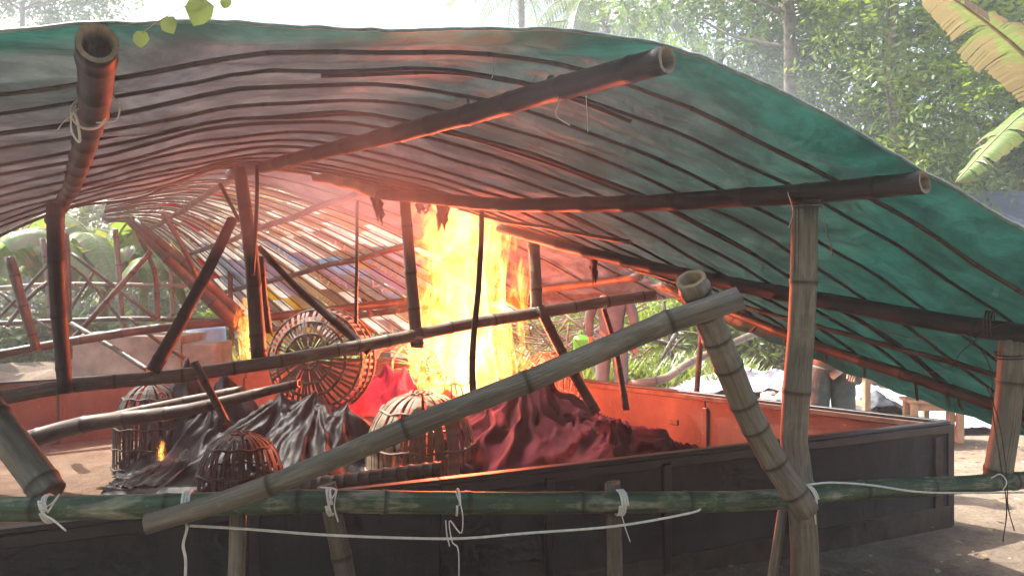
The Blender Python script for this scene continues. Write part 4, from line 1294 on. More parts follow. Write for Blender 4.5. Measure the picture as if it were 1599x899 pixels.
def person(label, loc, rz, top, bottom, larm, rarm, long_sleeve=True, stance=.12, lean=0.0, twist=0.0):
    """faces -Y in its own space; larm / rarm: elbow and wrist positions"""
    t = thing('person', label, 'person', loc, rz)
    st = stance
    J = {}
    body = []; edges = []
    def j(n, p, r, r2=None, link=None):
        J[n] = len(body); body.append((p, r, r2 or r))
        if link: edges.append((J[link], J[n]))
    j('pelvis', (0, 0, .96), .13, .10)
    j('waist', (0, lean * .3, 1.08), .12, .09, 'pelvis')
    j('chest', (0, lean * .7, 1.30), .145, .10, 'waist')
    j('neck0', (0, lean, 1.44), .07, .06, 'chest')
    j('neck', (0, lean, 1.50), .050, .050, 'neck0')
    j('head', (0, lean - .015, 1.58), .075, .085, 'neck')
    j('crown', (0, lean - .005, 1.68), .068, .080, 'head')
    for s, arm in ((1, larm), (-1, rarm)):
        sfx = 'l' if s > 0 else 'r'
        j('sh' + sfx, (s * .18, lean * .9, 1.40), .058, None, 'neck0')
        j('el' + sfx, arm[0], .042, None, 'sh' + sfx)
        j('wr' + sfx, arm[1], .027, .022, 'el' + sfx)
        d = (Vector(arm[1]) - Vector(arm[0])).normalized()
        pal = Vector(arm[1]) + d * .085
        j('pa' + sfx, tuple(pal), .036, .018, 'wr' + sfx)
        side = d.cross(Vector((0, 1, 0)))
        side = side.normalized() if side.length > .1 else Vector((1, 0, 0))
        # four unequal fingers, slightly curled, and a thumb off the side of the palm
        for q, (off, ln) in enumerate(((-.027, .070), (-.009, .080), (.010, .075), (.027, .058))):
            k1 = pal + side * off + d * .025
            k2 = k1 + d * ln * .5 + Vector((0, -.008, 0))
            k3 = k2 + d * ln * .38 + Vector((0, -.022, 0))
            j('f%d1' % q + sfx, tuple(k1), .0095, None, 'pa' + sfx)
            j('f%d2' % q + sfx, tuple(k2), .0085, None, 'f%d1' % q + sfx)
            j('f%d3' % q + sfx, tuple(k3), .0070, None, 'f%d2' % q + sfx)
        th = Vector(arm[1]) + d * .03 - side * .03 * s
        th2 = th + d * .035 - side * .022 * s + Vector((0, -.02, 0))
        j('t1' + sfx, tuple(th), .012, None, 'wr' + sfx)
        j('t2' + sfx, tuple(th2), .0095, None, 't1' + sfx)
        j('hip' + sfx, (s * .09, 0, .90), .085, .09, 'pelvis')
        j('kn' + sfx, (s * st, -.02, .50), .058, None, 'hip' + sfx)
        j('an' + sfx, (s * (st + .01), .02, .09), .040, None, 'kn' + sfx)
        j('fo' + sfx, (s * (st + .03), -.10, .035), .035, .030, 'an' + sfx)
        j('to' + sfx, (s * (st + .035), -.17, .028), .028, .022, 'fo' + sfx)
    b = skin_mesh('body', body, edges, 'skin', t)
    # clothes, a little looser than the body
    g = lambda n, k, k2=None: (body[J[n]][0], body[J[n]][1] * k, body[J[n]][2] * (k2 or k))
    tj = [((0, 0, 1.01), .148, .115), g('hipl', 1.3), g('knl', 1.6), ((body[J['anl']][0][0], .02, .10), .078, .078), g('hipr', 1.3), g('knr', 1.6), ((body[J['anr']][0][0], .02, .10), .078, .078)]
    skin_mesh('trousers', tj, [(0, 1), (1, 2), (2, 3), (0, 4), (4, 5), (5, 6)], bottom, t)
    wl_ = Vector(body[J['wrl']][0]); wr_ = Vector(body[J['wrr']][0])
    el_ = Vector(body[J['ell']][0]); er_ = Vector(body[J['elr']][0])
    if not long_sleeve:
        sl = Vector(body[J['shl']][0]); sr = Vector(body[J['shr']][0])
        wl_ = el_.lerp(wl_, .02); wr_ = er_.lerp(wr_, .02); el_ = sl.lerp(el_, .55); er_ = sr.lerp(er_, .55)
    sj = [((0, lean * .2, .90), .165, .140), ((0, lean * .4, 1.10), .150, .125), ((0, lean * .7, 1.30), .172, .130), ((0, lean, 1.45), .085, .075),
          ((.19, lean * .9, 1.395), .078, .078), (tuple(el_), .062, .062), (tuple(el_.lerp(wl_, .93)), .046, .046),
          ((-.19, lean * .9, 1.395), .078, .078), (tuple(er_), .062, .062), (tuple(er_.lerp(wr_, .93)), .046, .046)]
    skin_mesh('shirt', sj, [(0, 1), (1, 2), (2, 3), (2, 4), (4, 5), (5, 6), (2, 7), (7, 8), (8, 9)], top, t)
    # hair cap, nose, ears
    bm = bmesh.new()
    bmesh.ops.create_icosphere(bm, subdivisions=3, radius=1)
    for v in bm.verts:
        n_ = 1 + .06 * mnoise.noise(v.co * 4)
        v.co = Vector((v.co.x * .085 * n_, v.co.y * .100 * n_ + lean, v.co.z * .085 * n_ + 1.675))
        if v.co.z < 1.64 and v.co.y < lean + .02: v.co.z = 1.66; v.co.y = max(v.co.y, lean - .05)
    me = bpy.data.meshes.new('hair'); bm.to_mesh(me); bm.free()
    me.polygons.foreach_set('use_smooth', [True] * len(me.polygons))
    put('hair', me, MAT['hair'], t, False)
    put('nose', tube_mesh('nose', [(0, lean - .085, 1.625), (0, lean - .105, 1.60), (0, lean - .095, 1.585)], .008, .014, 6, 6), MAT['skin'], t, False)
    for s in (1, -1):
        put('ear', tube_mesh('ear', [(s * .075, lean, 1.63), (s * .088, lean + .01, 1.61), (s * .078, lean, 1.58)], .012, .009, 6, 6), MAT['skin'], t, False)
        put('eye', tube_mesh('eye', [(s * .02, lean - .083, 1.625), (s * .042, lean - .076, 1.625)], .006, .006, 6, 4), MAT['hair'], t, False)
        f = box_mesh('shoe', (.085, .24, .06), .02)
        f.transform(Matrix.Translation((s * (st + .025), -.07, .035)))
        put('shoe', f, MAT['shoe'], t, False)
    put('mouth', tube_mesh('mouth', [(-.022, lean - .083, 1.56), (0, lean - .09, 1.558), (.022, lean - .083, 1.56)], .005, .005, 5, 6), MAT['skin'], t, False)
    return t
p = at(955, 600, 9.3)
person('person in a grey jacket and pale trousers standing behind the pit', (p.x, 9.3, 0), R(165), 'jacket_cloth', 'khaki_cloth', ((.27, .02, 1.13), (.26, -.05, .90)), ((-.27, .02, 1.13), (-.27, -.02, .90)), True, .11)
p = at(1296, 600, 6.3)
person('person in olive shirt and grey trousers beside the white sheets, seen below the eave', (p.x, 6.3, 0), R(-10), 'olive_cloth', 'grey_trouser', ((.27, .03, 1.12), (.15, -.17, .95)), ((-.27, .02, 1.13), (-.26, -.04, .89)), False, .10)

# ------------------------------------------------------------------ things behind the pit
def bm_obj(name, bm, mat, parent=None, smooth=False):
    me = bpy.data.meshes.new(name); bm.to_mesh(me); bm.free()
    if smooth: me.polygons.foreach_set('use_smooth', [True] * len(me.polygons))
    return put(name, me, MAT[mat], parent)

# low concrete tank at left
t = thing('concrete_trough', 'low stained concrete trough under the far shed at left', 'trough', (at(215, 560, 10.2).x, 10.2, 0))
cx = t.location.x
for (dx, dy, sx, sy) in ((0, -.35, 1.45, .1), (0, .35, 1.45, .1), (-.675, 0, .1, .6), (.675, 0, .1, .6)):
    box_at('wall', (cx + dx, 10.2 + dy, .44), (sx, sy, .92), MAT['concrete'], t, bevel=.012)
box_at('end_block', (cx + .95, 10.1, .40), (.42, .6, .80), MAT['concrete'], t, bevel=.015)
# earth ledge at far left
def mound(name, c, sx, sy, h, mat, label, cat, seed):
    nu, nv = 30, 22
    V = []; FA = []
    for j in range(nv):
        for i in range(nu):
            s, q = i / (nu - 1) * 2 - 1, j / (nv - 1) * 2 - 1
            k = max(0.0, 1 - max(abs(s), abs(q)) ** 4)
            z = h * min(1, k * 1.6) * (.8 + .3 * mnoise.noise(Vector((s * 3, q * 3, seed)))) + .05 * mnoise.noise(Vector((s * 9, q * 9, seed))) * k - .03
            V.append((c[0] + s * sx, c[1] + q * sy, z))
    for j in range(nv - 1):
        for i in range(nu - 1): FA.append((j * nu + i, j * nu + i + 1, (j + 1) * nu + i + 1, (j + 1) * nu + i))
    return tag(put(name, mesh(name, V, FA, True), MAT[mat]), label, cat)
mound('earth_bank', (-7.6, 10.6), 2.4, 1.0, .52, 'soil', 'low brown earth bank behind the pit at far left', 'bank', 2)
# blue barrel
p = at(322, 500, 11.5)
bm = bmesh.new()
prof = [(0, .0), (.26, .0), (.28, .05), (.275, .28), (.295, .31), (.295, .34), (.28, .37), (.28, .60), (.295, .63), (.295, .66), (.28, .69), (.275, .86), (.25, .92), (.24, .92), (.235, .88), (0, .88)]
def lathe(name, prof, c, mat, parent=None, seg=28):
    V = []; FA = []
    for (r, z) in prof:
        for k in range(seg):
            a = 2 * math.pi * k / seg
            V.append((c[0] + r * math.cos(a), c[1] + r * math.sin(a), c[2] + z))
    for i in range(len(prof) - 1):
        for k in range(seg):
            k2 = (k + 1) % seg
            FA.append((i * seg + k, i * seg + k2, (i + 1) * seg + k2, (i + 1) * seg + k))
    return put(name, mesh(name, V, FA, True), MAT[mat], parent)
bm.free()
tag(lathe('barrel', prof, (p.x, 11.5, 0), 'blue_plastic'), 'blue plastic barrel beyond the pit at left', 'barrel')
# green jerry can
p = at(912, 538, 11.0)
t = thing('jerry_can', 'bright green plastic jerry can beside the person in the grey jacket', 'container', (p.x, 11.0, .45))
box_at('body', (p.x, 11.0, p.z), (.30, .18, .26), MAT['green_plastic'], t, .3, bevel=.05)
put('handle', tube_mesh('handle', [(p.x - .07, 11, p.z + .12), (p.x - .05, 11, p.z + .19), (p.x + .05, 11, p.z + .19), (p.x + .07, 11, p.z + .12)], .015, .015, 8, 14), MAT['green_plastic'], t)
lathe('cap', [(0, 0), (.03, 0), (.03, .04), (0, .04)], (p.x + .10, 11, p.z + .125), 'green_plastic', t, 14)
# rough stone heap the can and brush rest on
def rock(name, c, r, mat, seed, parent=None):
    bm = bmesh.new(); bmesh.ops.create_icosphere(bm, subdivisions=2, radius=r)
    for v in bm.verts:
        v.co *= 1 + .35 * mnoise.noise(v.co / r * 1.4 + Vector((seed, 0, 0)))
        v.co.z *= .7
        v.co += Vector(c)
    return bm_obj(name, bm, mat, parent)
rs = random.Random(31)
t = thing('rubble_heap', 'heap of pale stones and rubble behind the pit, right of centre', 'rubble', (2.4, 10.3, 0))
for k in range(60):
    x, d = rs.uniform(.9, 3.6), rs.uniform(9.6, 11.2)
    rock('stone', (x, d, rs.uniform(.02, .38) * (1 - abs(x - 2.2) / 3)), rs.uniform(.07, .2), 'stone', k, t)
t = thing('stone_heap', 'heap of pale broken stones beside the right post, in front of the white sheets', 'rubble', (2.7, 8.4, 0))
for k in range(30):
    rock('stone', (rs.uniform(2.3, 3.3), rs.uniform(8.1, 8.9), rs.uniform(.05, .35)), rs.uniform(.06, .15), 'wood_pale' if k % 3 == 0 else 'stone', k, t)
# brush pile
t = thing('brush_pile', 'tangled pile of grey dry branches behind the pit near the fire', 'brush', (.85, 11.3, 0))
for k in range(110):
    c = Vector((rs.gauss(1.0, .55), rs.gauss(11.6, .35), rs.uniform(.1, 1.0)))
    d = Vector((rs.gauss(0, 1), rs.gauss(0, .6), rs.gauss(0, .5))).normalized() * rs.uniform(.4, 1.0)
    pts = [c - d, c + Vector((rs.gauss(0, .06), 0, rs.gauss(0, .06))), c + d]
    for q in pts: q.z = max(q.z, .03)
    put('branch', tube_mesh('branch', pts, rs.uniform(.008, .02), .006, 5, 8), MAT['twig'], t)
# leaning thin poles beyond
for k, (x0, y0, x1, y1, d) in enumerate(((1055, 520, 1012, 600, 10.6), (1036, 470, 1060, 620, 10.8), (1075, 470, 1040, 560, 10.9), (1000, 525, 1075, 545, 10.7))):
    o = px_bamboo('thin_pole', [(x0, y0, d), ((x0 + x1) / 2, (y0 + y1) / 2, d), (x1, y1, d)], 6, 6, 'bamboo_grey', None, seg=8)
    tag(o, ['thin grey pole leaning left behind the slanting grey pole', 'thin upright grey pole right of the grey jacket', 'thin grey pole leaning at far right of the brush', 'thin level grey pole tied across the leaning poles'][k], 'pole')

# pale sheets heaped on the ground at right, wooden tables
heap_obj('white_sheet', heap(110, 70, (3.1, 5.6, 8.3, 9.9), [PK(1350, 596, 9.0, .45, 2.4), PK(1400, 602, 9.0, .45, 2.4), PK(1450, 625, 8.8, .4, 2.4), PK(1500, 650, 8.6, .35, 2.2)], .10, 21.3, floor=.02, ffreq=6), 'sheet_pale', 'pale bluish white plastic sheeting heaped on the ground at right', 'plastic sheet')
heap_obj('dark_sheet', heap(40, 30, (3.55, 4.3, 8.1, 8.6), [PK(1372, 605, 8.3, .6, 2.2), PK(1350, 615, 8.3, .6, 2.2)], .05, 23.3, floor=.03, ffreq=8, lip=.05), 'sheet_dark', 'small dark blue sheet lying on the white sheeting', 'plastic sheet')
heap_obj('white_sheet', heap(70, 46, (1.9, 3.8, 9.4, 10.6), [PK(1100, 585, 10.0, .35, 2.2), PK(1160, 570, 10.0, .35, 2.4), PK(1215, 575, 10.0, .35, 2.4)], .08, 25.3, floor=.02, ffreq=6), 'sheet_pale', 'white sheet over a heap just left of the right post', 'plastic sheet')
def table(label, c, rz, sx, sy, h, m):
    t = thing('wooden_bench', label, 'bench', (c[0], c[1], 0), rz)
    for k in range(3):
        me = box_mesh('plank', (sx, sy / 3 - .008, .03), .004)
        me.transform(Matrix.Translation((0, (k - 1) * sy / 3, h)))
        put('plank', me, MAT[m], t, False)
    for a in (-1, 1):
        for b in (-1, 1):
            me = box_mesh('leg', (.06, .06, h - .015), .004)
            me.transform(Matrix.Translation((a * (sx / 2 - .06), b * (sy / 2 - .05), h / 2 - .0075)))
            put('leg', me, MAT[m], t, False)
        me = box_mesh('stretcher', (.035, sy - .16, .05), .003)
        me.transform(Matrix.Translation((a * (sx / 2 - .06), 0, h * .55)))
        put('stretcher', me, MAT[m], t, False)
    me = box_mesh('apron', (sx - .18, .03, .07), .003); me.transform(Matrix.Translation((0, -sy / 2 + .05, h - .055)))
    put('apron', me, MAT[m], t, False)
    return t
table('small pale wooden table beside the person in the olive shirt', (at(1385, 600, 8.0).x + .1, 8.0), .1, 1.0, .5, .68, 'wood_pale')
table('low pale wooden bench at the right end of the white sheeting', (at(1465, 640, 7.8).x, 7.9), -.1, .55, .3, .40, 'wood_pale')

# grey tarpaulin roof beyond, far right
t = thing('grey_tarp_roof', 'dark grey tarpaulin roof of another shed beyond the eave at far right', 'roof', (9.5, 11, 0))
V = []; FA = []
nu, nv = 20, 14
for j in range(nv):
    for i in range(nu):
        s, q = i / (nu - 1), j / (nv - 1)
        a = at(1470, 298, 12.5).lerp(at(2050, 300, 12.5), s); b_ = at(1400, 470, 9.0).lerp(at(2300, 470, 9.0), s)
        p = a.lerp(b_, q); p.z += .05 * mnoise.noise(Vector((s * 6, q * 5, 1))) - .12 * math.sin(q * math.pi)
        V.append(p)
for j in range(nv - 1):
    for i in range(nu - 1): FA.append((j * nu + i, j * nu + i + 1, (j + 1) * nu + i + 1, (j + 1) * nu + i))
put('tarpaulin', mesh('tarpaulin', V, FA, True), MAT['sheet_grey'], t)
for x in (1475, 1750, 2040):
    p = at(x, 300, 12.5); bamboo('post', [(p.x, 12.5, -.1), (p.x, 12.5, p.z - .03)], .045, .04, 'bamboo_grey', t, seg=8)
for x in (1700, 2290):
    p = at(x, 470, 9.0); bamboo('post', [(p.x, 9.0, -.1), (p.x, 9.0, p.z - .04)], .045, .04, 'bamboo_grey', t, seg=8)

# ------------------------------------------------------------------ vegetation
def leaf_cloud(centers, radii, nspr, seed, leaf=.13, spr=.5, per=9, wid=.36, droop=.35, flat=.75):
    """pinnate sprigs scattered through clumps; returns arrays of folded diamond leaves"""
    r = np.random.default_rng(seed)
    VV = []; QQ = []
    base = 0
    for c, rad in zip(centers, radii):
        n = nspr
        d = r.normal(0, 1, (n, 3)); d /= np.linalg.norm(d, axis=1, keepdims=True)
        p0 = np.array(c) + d * (rad * r.uniform(.25, 1.0, (n, 1)) ** .6) * np.array([1, 1, flat])
        ax = d + r.normal(0, .6, (n, 3)); ax[:, 2] -= droop; ax /= np.linalg.norm(ax, axis=1, keepdims=True)
        up = r.normal(0, .35, (n, 3)) + np.array([0, 0, 1.0])
        sd_ = np.cross(ax, up); sd_ /= np.linalg.norm(sd_, axis=1, keepdims=True) + 1e-9
        nr = np.cross(sd_, ax)
        sl = spr * r.uniform(.6, 1.2, (n, 1))
        for k in range(per):
            t = (k + 1) / per
            side = 1 if k % 2 else -1
            b = p0 + ax * sl * t - nr * (t * t) * .12 * sl
            ld = ax * .55 + sd_ * side * (.85 if k < per - 1 else 0) - nr * .25 + r.normal(0, .12, (n, 3))
            ld /= np.linalg.norm(ld, axis=1, keepdims=True)
            ln = leaf * r.uniform(.7, 1.25, (n, 1)) * (1 - .3 * abs(t - .5))
            ws = np.cross(ld, nr + r.normal(0, .25, (n, 3))); ws /= np.linalg.norm(ws, axis=1, keepdims=True) + 1e-9
            a_ = b; m1 = b + ld * ln * .45 + ws * ln * wid * .5; e = b + ld * ln; m2 = b + ld * ln * .45 - ws * ln * wid * .5
            VV.append(np.stack([a_, m1, e, m2], 1).reshape(-1, 3))
            QQ.append(np.arange(n * 4).reshape(n, 4) + base); base += n * 4
    return np.concatenate(VV), np.concatenate(QQ)

def make_tree(label, base, h, crown, seed, mat='leaf_deep', bark='bark', nclump=26, nspr=70, leaf=.15, spr=.55, group='trees behind the shed', r0=.16, clump_r=(.6, 1.1), lean=(0, 0)):
    """crown: (zmin, zmax, radius)"""
    rs = random.Random(seed)
    t = thing('leafy_tree', label, 'tree', base, 0, group)
    bx, by, bz = base
    tip = Vector((bx + lean[0], by + lean[1], h * .9))
    tr = [Vector((bx, by, -.1)), Vector((bx, by, 0)).lerp(tip, .35) + Vector((rs.gauss(0, .12), rs.gauss(0, .12), 0)), Vector((bx, by, 0)).lerp(tip, .7) + Vector((rs.gauss(0, .2), rs.gauss(0, .2), 0)), tip]
    trunk = put('trunk', tube_mesh('trunk', tr, r0, r0 * .3, 10, 20), MAT[bark], t)
    cp = catmull(tr, 40)
    cen = []; rad = []
    for k in range(nclump):
        a = rs.uniform(0, 2 * math.pi); zz = rs.uniform(0, 1)
        rr = crown[2] * math.sqrt(rs.uniform(.08, 1)) * (1 - .45 * abs(zz - .4))
        f = crown[0] + (crown[1] - crown[0]) * zz
        c = Vector((bx + lean[0] * f / h + rr * math.cos(a), by + lean[1] * f / h + rr * math.sin(a), f))
        cen.append(c); rad.append(rs.uniform(*clump_r))
        if k % 2 == 0:
            zs = max(.5, c.z - rs.uniform(.6, 1.6))
            s = min(cp, key=lambda q: abs(q.z - zs))
            mid = s.lerp(c, .5) + Vector((rs.gauss(0, .12), rs.gauss(0, .12), rs.uniform(-.1, .25)))
            put('limb', tube_mesh('limb', [s, mid, c], r0 * .32, r0 * .07, 6, 12), MAT[bark], trunk)
    V, Q = leaf_cloud(cen, rad, nspr, seed, leaf, spr)
    put('crown', quads('crown', V, Q), MAT[mat], t)
    return t

G = 'trees behind the shed'
make_tree('slender tree with a forked trunk showing above the right roof slope', (at(1225, 300, 13).x, 13, 0), 10.5, (3.4, 10.5, 2.6), 1, 'leaf_deep', 'bark_light', 32, 70, .15, .55, G, .15)
make_tree('dense dark tree behind the slender tree on its right', (at(1390, 300, 16).x, 16, 0), 11, (2.4, 11, 3.4), 2, 'leaf_deep', 'bark', 42, 80, .17, .6, G, .2)
make_tree('bright yellow green feathery tree at right between trunk and banana leaf', (at(1420, 300, 11.5).x, 11.5, 0), 7.5, (2.7, 7.2, 1.7), 3, 'leaf_bright', 'bark_light', 20, 60, .13, .6, G, .10)
make_tree('tall dark tree at the far right edge behind the banana leaf', (at(1620, 300, 17).x, 17, 0), 12, (2.5, 12, 3.6), 4, 'leaf_deep', 'bark', 40, 75, .17, .6, G, .2)
make_tree('hazy tree rising just right of the palm fronds', (at(1110, 300, 18).x, 18, 0), 12, (3.8, 12, 3.0), 5, 'leaf_deep', 'bark', 36, 75, .17, .6, G, .18)
make_tree('low bushy tree just above the right eave line', (at(1300, 300, 14.5).x, 14.5, 0), 5.2, (2.0, 5.0, 2.2), 6, 'leaf_pale', 'bark', 24, 70, .14, .5, G, .1)
make_tree('bright bamboo like tree above the roof at top left corner', (at(40, 100, 20).x, 20, 0), 12, (7.9, 12, 2.2), 7, 'leaf_bright', 'bark_light', 22, 70, .2, .6, G, .12)
make_tree('broad far tree filling the gap behind the far right trees', (at(1500, 300, 24).x, 24, 0), 13, (2.5, 13, 5.5), 8, 'leaf_deep', 'bark', 46, 90, .24, .8, G, .25, (.9, 1.6))
make_tree('far hazy tree low behind the far shed at left', (at(120, 400, 24).x, 24, 0), 7, (1.0, 6.0, 4.5), 9, 'leaf_pale', 'bark', 34, 80, .24, .8, G, .2, (.9, 1.5))
make_tree('far bright tree behind the brush pile and rubble', (at(1000, 400, 26).x, 26, 0), 6, (.6, 5.0, 4.5), 10, 'leaf_bright', 'bark', 34, 80, .24, .8, G, .2, (.9, 1.5))
make_tree('far bright tree seen under the roof left of the fire', (at(480, 400, 26).x, 26, 0), 6, (.6, 4.5, 4.5), 11, 'leaf_bright', 'bark', 34, 80, .24, .8, G, .2, (.9, 1.5))

for k, (x, y, lb) in enumerate(((-4.5, -4.0, 'broad unseen tree added for shade to the left of the viewer'), (4.8, -3.5, 'broad unseen tree added for shade to the right of the viewer'), (0.3, -6.5, 'broad unseen tree added for shade behind the viewer'))):
    make_tree(lb, (x, y, 0), 8, (1.8, 8.0, 3.6), 20 + k, 'leaf_deep', 'bark', 40, 60, .26, .8, 'unseen trees added for shade behind the viewer', .22, (1.0, 1.6))  # unseen trees, added to keep sky light off the foreground

# banana plants
def banana_mat(name, g1, g2, brown, amount, tint):
    t = NT(name)
    uv = t.uv()
    vein = t.noise(t.mapping(uv, (1.5, 90, 1)), 1.0, 3, 0.6)
    blot = t.noise(t.obj(), 4.5, 5, 0.65, 0.6)
    sp = t.n('ShaderNodeSeparateXYZ'); t.l(uv, sp.inputs[0])
    cc = t.ramp(vein, [(0.3, g1), (0.7, g2)])
    e = t.math('ADD', t.math('MULTIPLY', sp.outputs[0], .35), blot)     # browning starts at the margin
    cc = t.mix(t.ramp(e, [(0.74 - amount, L3(0, 0, 0)), (0.84 - amount, L3(1, 1, 1))]), cc, brown)
    nr = t.bump(vein, .4, .01)
    d = t.n('ShaderNodeBsdfDiffuse'); t.l(cc, d.inputs['Color']); t.l(nr, d.inputs['Normal'])
    tr = t.n('ShaderNodeBsdfTranslucent'); t.l(t.mix(1.0, cc, tint, 'MULTIPLY'), tr.inputs['Color'])
    mx = t.n('ShaderNodeMixShader'); mx.inputs[0].default_value = .5
    t.l(d.outputs[0], mx.inputs[1]); t.l(tr.outputs[0], mx.inputs[2])
    gl = t.n('ShaderNodeBsdfGlossy'); gl.inputs['Roughness'].default_value = .4; t.l(nr, gl.inputs['Normal'])
    m2 = t.n('ShaderNodeMixShader'); m2.inputs[0].default_value = .06
    t.l(mx.outputs[0], m2.inputs[1]); t.l(gl.outputs[0], m2.inputs[2])
    MAT[name] = t.done(m2.outputs[0])
banana_mat('banana_leaf', L3(.10, .17, .05), L3(.19, .27, .09), L3(.26, .19, .10), -.02, L3(1.35, 1.4, .45))
banana_mat('banana_leaf_dry', L3(.10, .15, .06), L3(.19, .23, .10), L3(.19, .15, .11), .13, L3(1.1, 1.15, .7))

def banana_leaf(name, pts, width, parent, mat, seed, torn=.5, n=34):
    """blade along a midrib curve, split into torn strips that hang differently"""
    rs = random.Random(seed)
    P = catmull(pts, n)
    fr = frames(P)
    V = []; FA = []; UV = []
    up = Vector((0, 0, 1))
    for s in (-1, 1):
        drop = .35
        for i in range(n - 1):
            cut = rs.random() < torn * .45
            if cut: drop = rs.uniform(.1, .95)
            row = []
            for q in (i, i + 1):
                T = fr[q][0]
                side = T.cross(up)
                side = side.normalized() if side.length > .05 else Vector((1, 0, 0))
                nr = side.cross(T)
                f = q / (n - 1)
                w_ = width * (math.sin(math.pi * min(1, f * .97 + .04)) ** .55) * .5 * (1 + .05 * rs.uniform(-1, 1))
                for k in range(4):
                    g = k / 3
                    lag = (width * rs.uniform(.02, .10) if (cut and q == i) else 0) * g
                    row.append(P[q] + side * s * w_ * g * (1 - .25 * drop * g) - nr * (w_ * drop * g * g) + nr * .10 * w_ * math.sin(g * 3) + T * (w_ * .25 * g + lag))
            b0 = len(V); V += row
            UV += [(k / 3, q_ / (n - 1)) for q_ in (i, i + 1) for k in range(4)]
            for k in range(3):
                FA.append((b0 + k, b0 + k + 1, b0 + 5 + k, b0 + 4 + k))
    o = put(name, mesh(name, V, FA, True, UV), MAT[mat], parent)
    put('midrib', tube_mesh('midrib', pts, width * .045, width * .012, 6, 24), MAT['banana_stem'], o)
    return o

def banana_plant(label, base, h, nl, seed, L=1.7, W=.5, mats=('banana_leaf',), group='banana plants at left'):
    rs = random.Random(seed)
    t = thing('banana_plant', label, 'banana plant', base, 0, group)
    b = Vector(base); top = b + Vector((rs.gauss(0, .1), rs.gauss(0, .1), h))
    put('stem', tube_mesh('stem', [b - Vector((0, 0, .1)), b.lerp(top, .5), top], .13, .07, 12, 14), MAT['banana_stem'], t)
    for k in range(nl):
        a = 2 * math.pi * k / nl + rs.uniform(-.4, .4)
        d = Vector((math.cos(a), math.sin(a), 0))
        l = L * rs.uniform(.75, 1.15); e = rs.uniform(.45, 1.1)
        pts = [top - Vector((0, 0, .15)), top + d * .18 * l + Vector((0, 0, .32 * l * e)), top + d * .55 * l + Vector((0, 0, .42 * l * e)), top + d * .92 * l + Vector((0, 0, .10 * l * e - .15 * l))]
        banana_leaf('leaf', pts, W * rs.uniform(.8, 1.15), t, rs.choice(mats), seed * 50 + k)
    return t
banana_plant('banana plant with a big hanging leaf behind the far shed, left of the dark post', (at(60, 500, 12.5).x, 12.5, 0), 1.5, 8, 1, 1.9, .6, ('banana_leaf', 'banana_leaf', 'banana_leaf_dry'))
banana_plant('tall banana plant behind the middle of the far shed at left', (at(150, 500, 13.5).x, 13.5, 0), 1.7, 8, 2, 2.0, .6)
banana_plant('banana plant farther back between the X braces', (at(220, 500, 14.5).x, 14.5, 0), 1.6, 8, 3, 1.9, .55)
banana_plant('banana plant just left of the thick slanting pole', (at(290, 500, 13.0).x, 13.0, 0), 1.3, 7, 4, 1.6, .5)
banana_plant('banana plant at the left edge of the photograph', (at(-30, 500, 11.5).x, 11.5, 0), 1.5, 8, 5, 1.8, .55, ('banana_leaf', 'banana_leaf_dry'))
banana_plant('small banana plant behind the burning basket', (at(600, 520, 15.0).x, 15.0, 0), 1.0, 7, 6, 1.5, .45)
# the big leaves at the right edge
t = thing('banana_plant', 'banana plant leaning in at the right edge with a large browning leaf', 'banana plant', (5.4, 7.4, 0))
put('stem', tube_mesh('stem', [(5.4, 7.4, -.1), (5.35, 7.35, 1.4), (5.3, 7.3, 2.7)], .16, .09, 14, 16), MAT['banana_stem'], t)
banana_leaf('leaf', [at(1690, 230, 7.0), at(1620, 110, 6.8), at(1540, 35, 6.6), at(1430, -40, 6.4)], .58, t, 'banana_leaf_dry', 11, .28, 60)
banana_leaf('leaf', [at(1660, 130, 7.4), at(1600, 175, 7.2), at(1550, 222, 7.0), at(1492, 285, 6.8)], .45, t, 'banana_leaf', 12, .5, 50)
banana_leaf('leaf', [at(1680, 130, 7.6), at(1665, 190, 7.5), at(1640, 240, 7.4), at(1600, 285, 7.3)], .4, t, 'banana_leaf', 13, .6, 50)
banana_leaf('leaf', [at(1680, 140, 7.6), at(1720, -40, 7.5), at(1800, -120, 7.3), at(1900, -60, 7.2)], .55, t, 'banana_leaf', 14, .5)

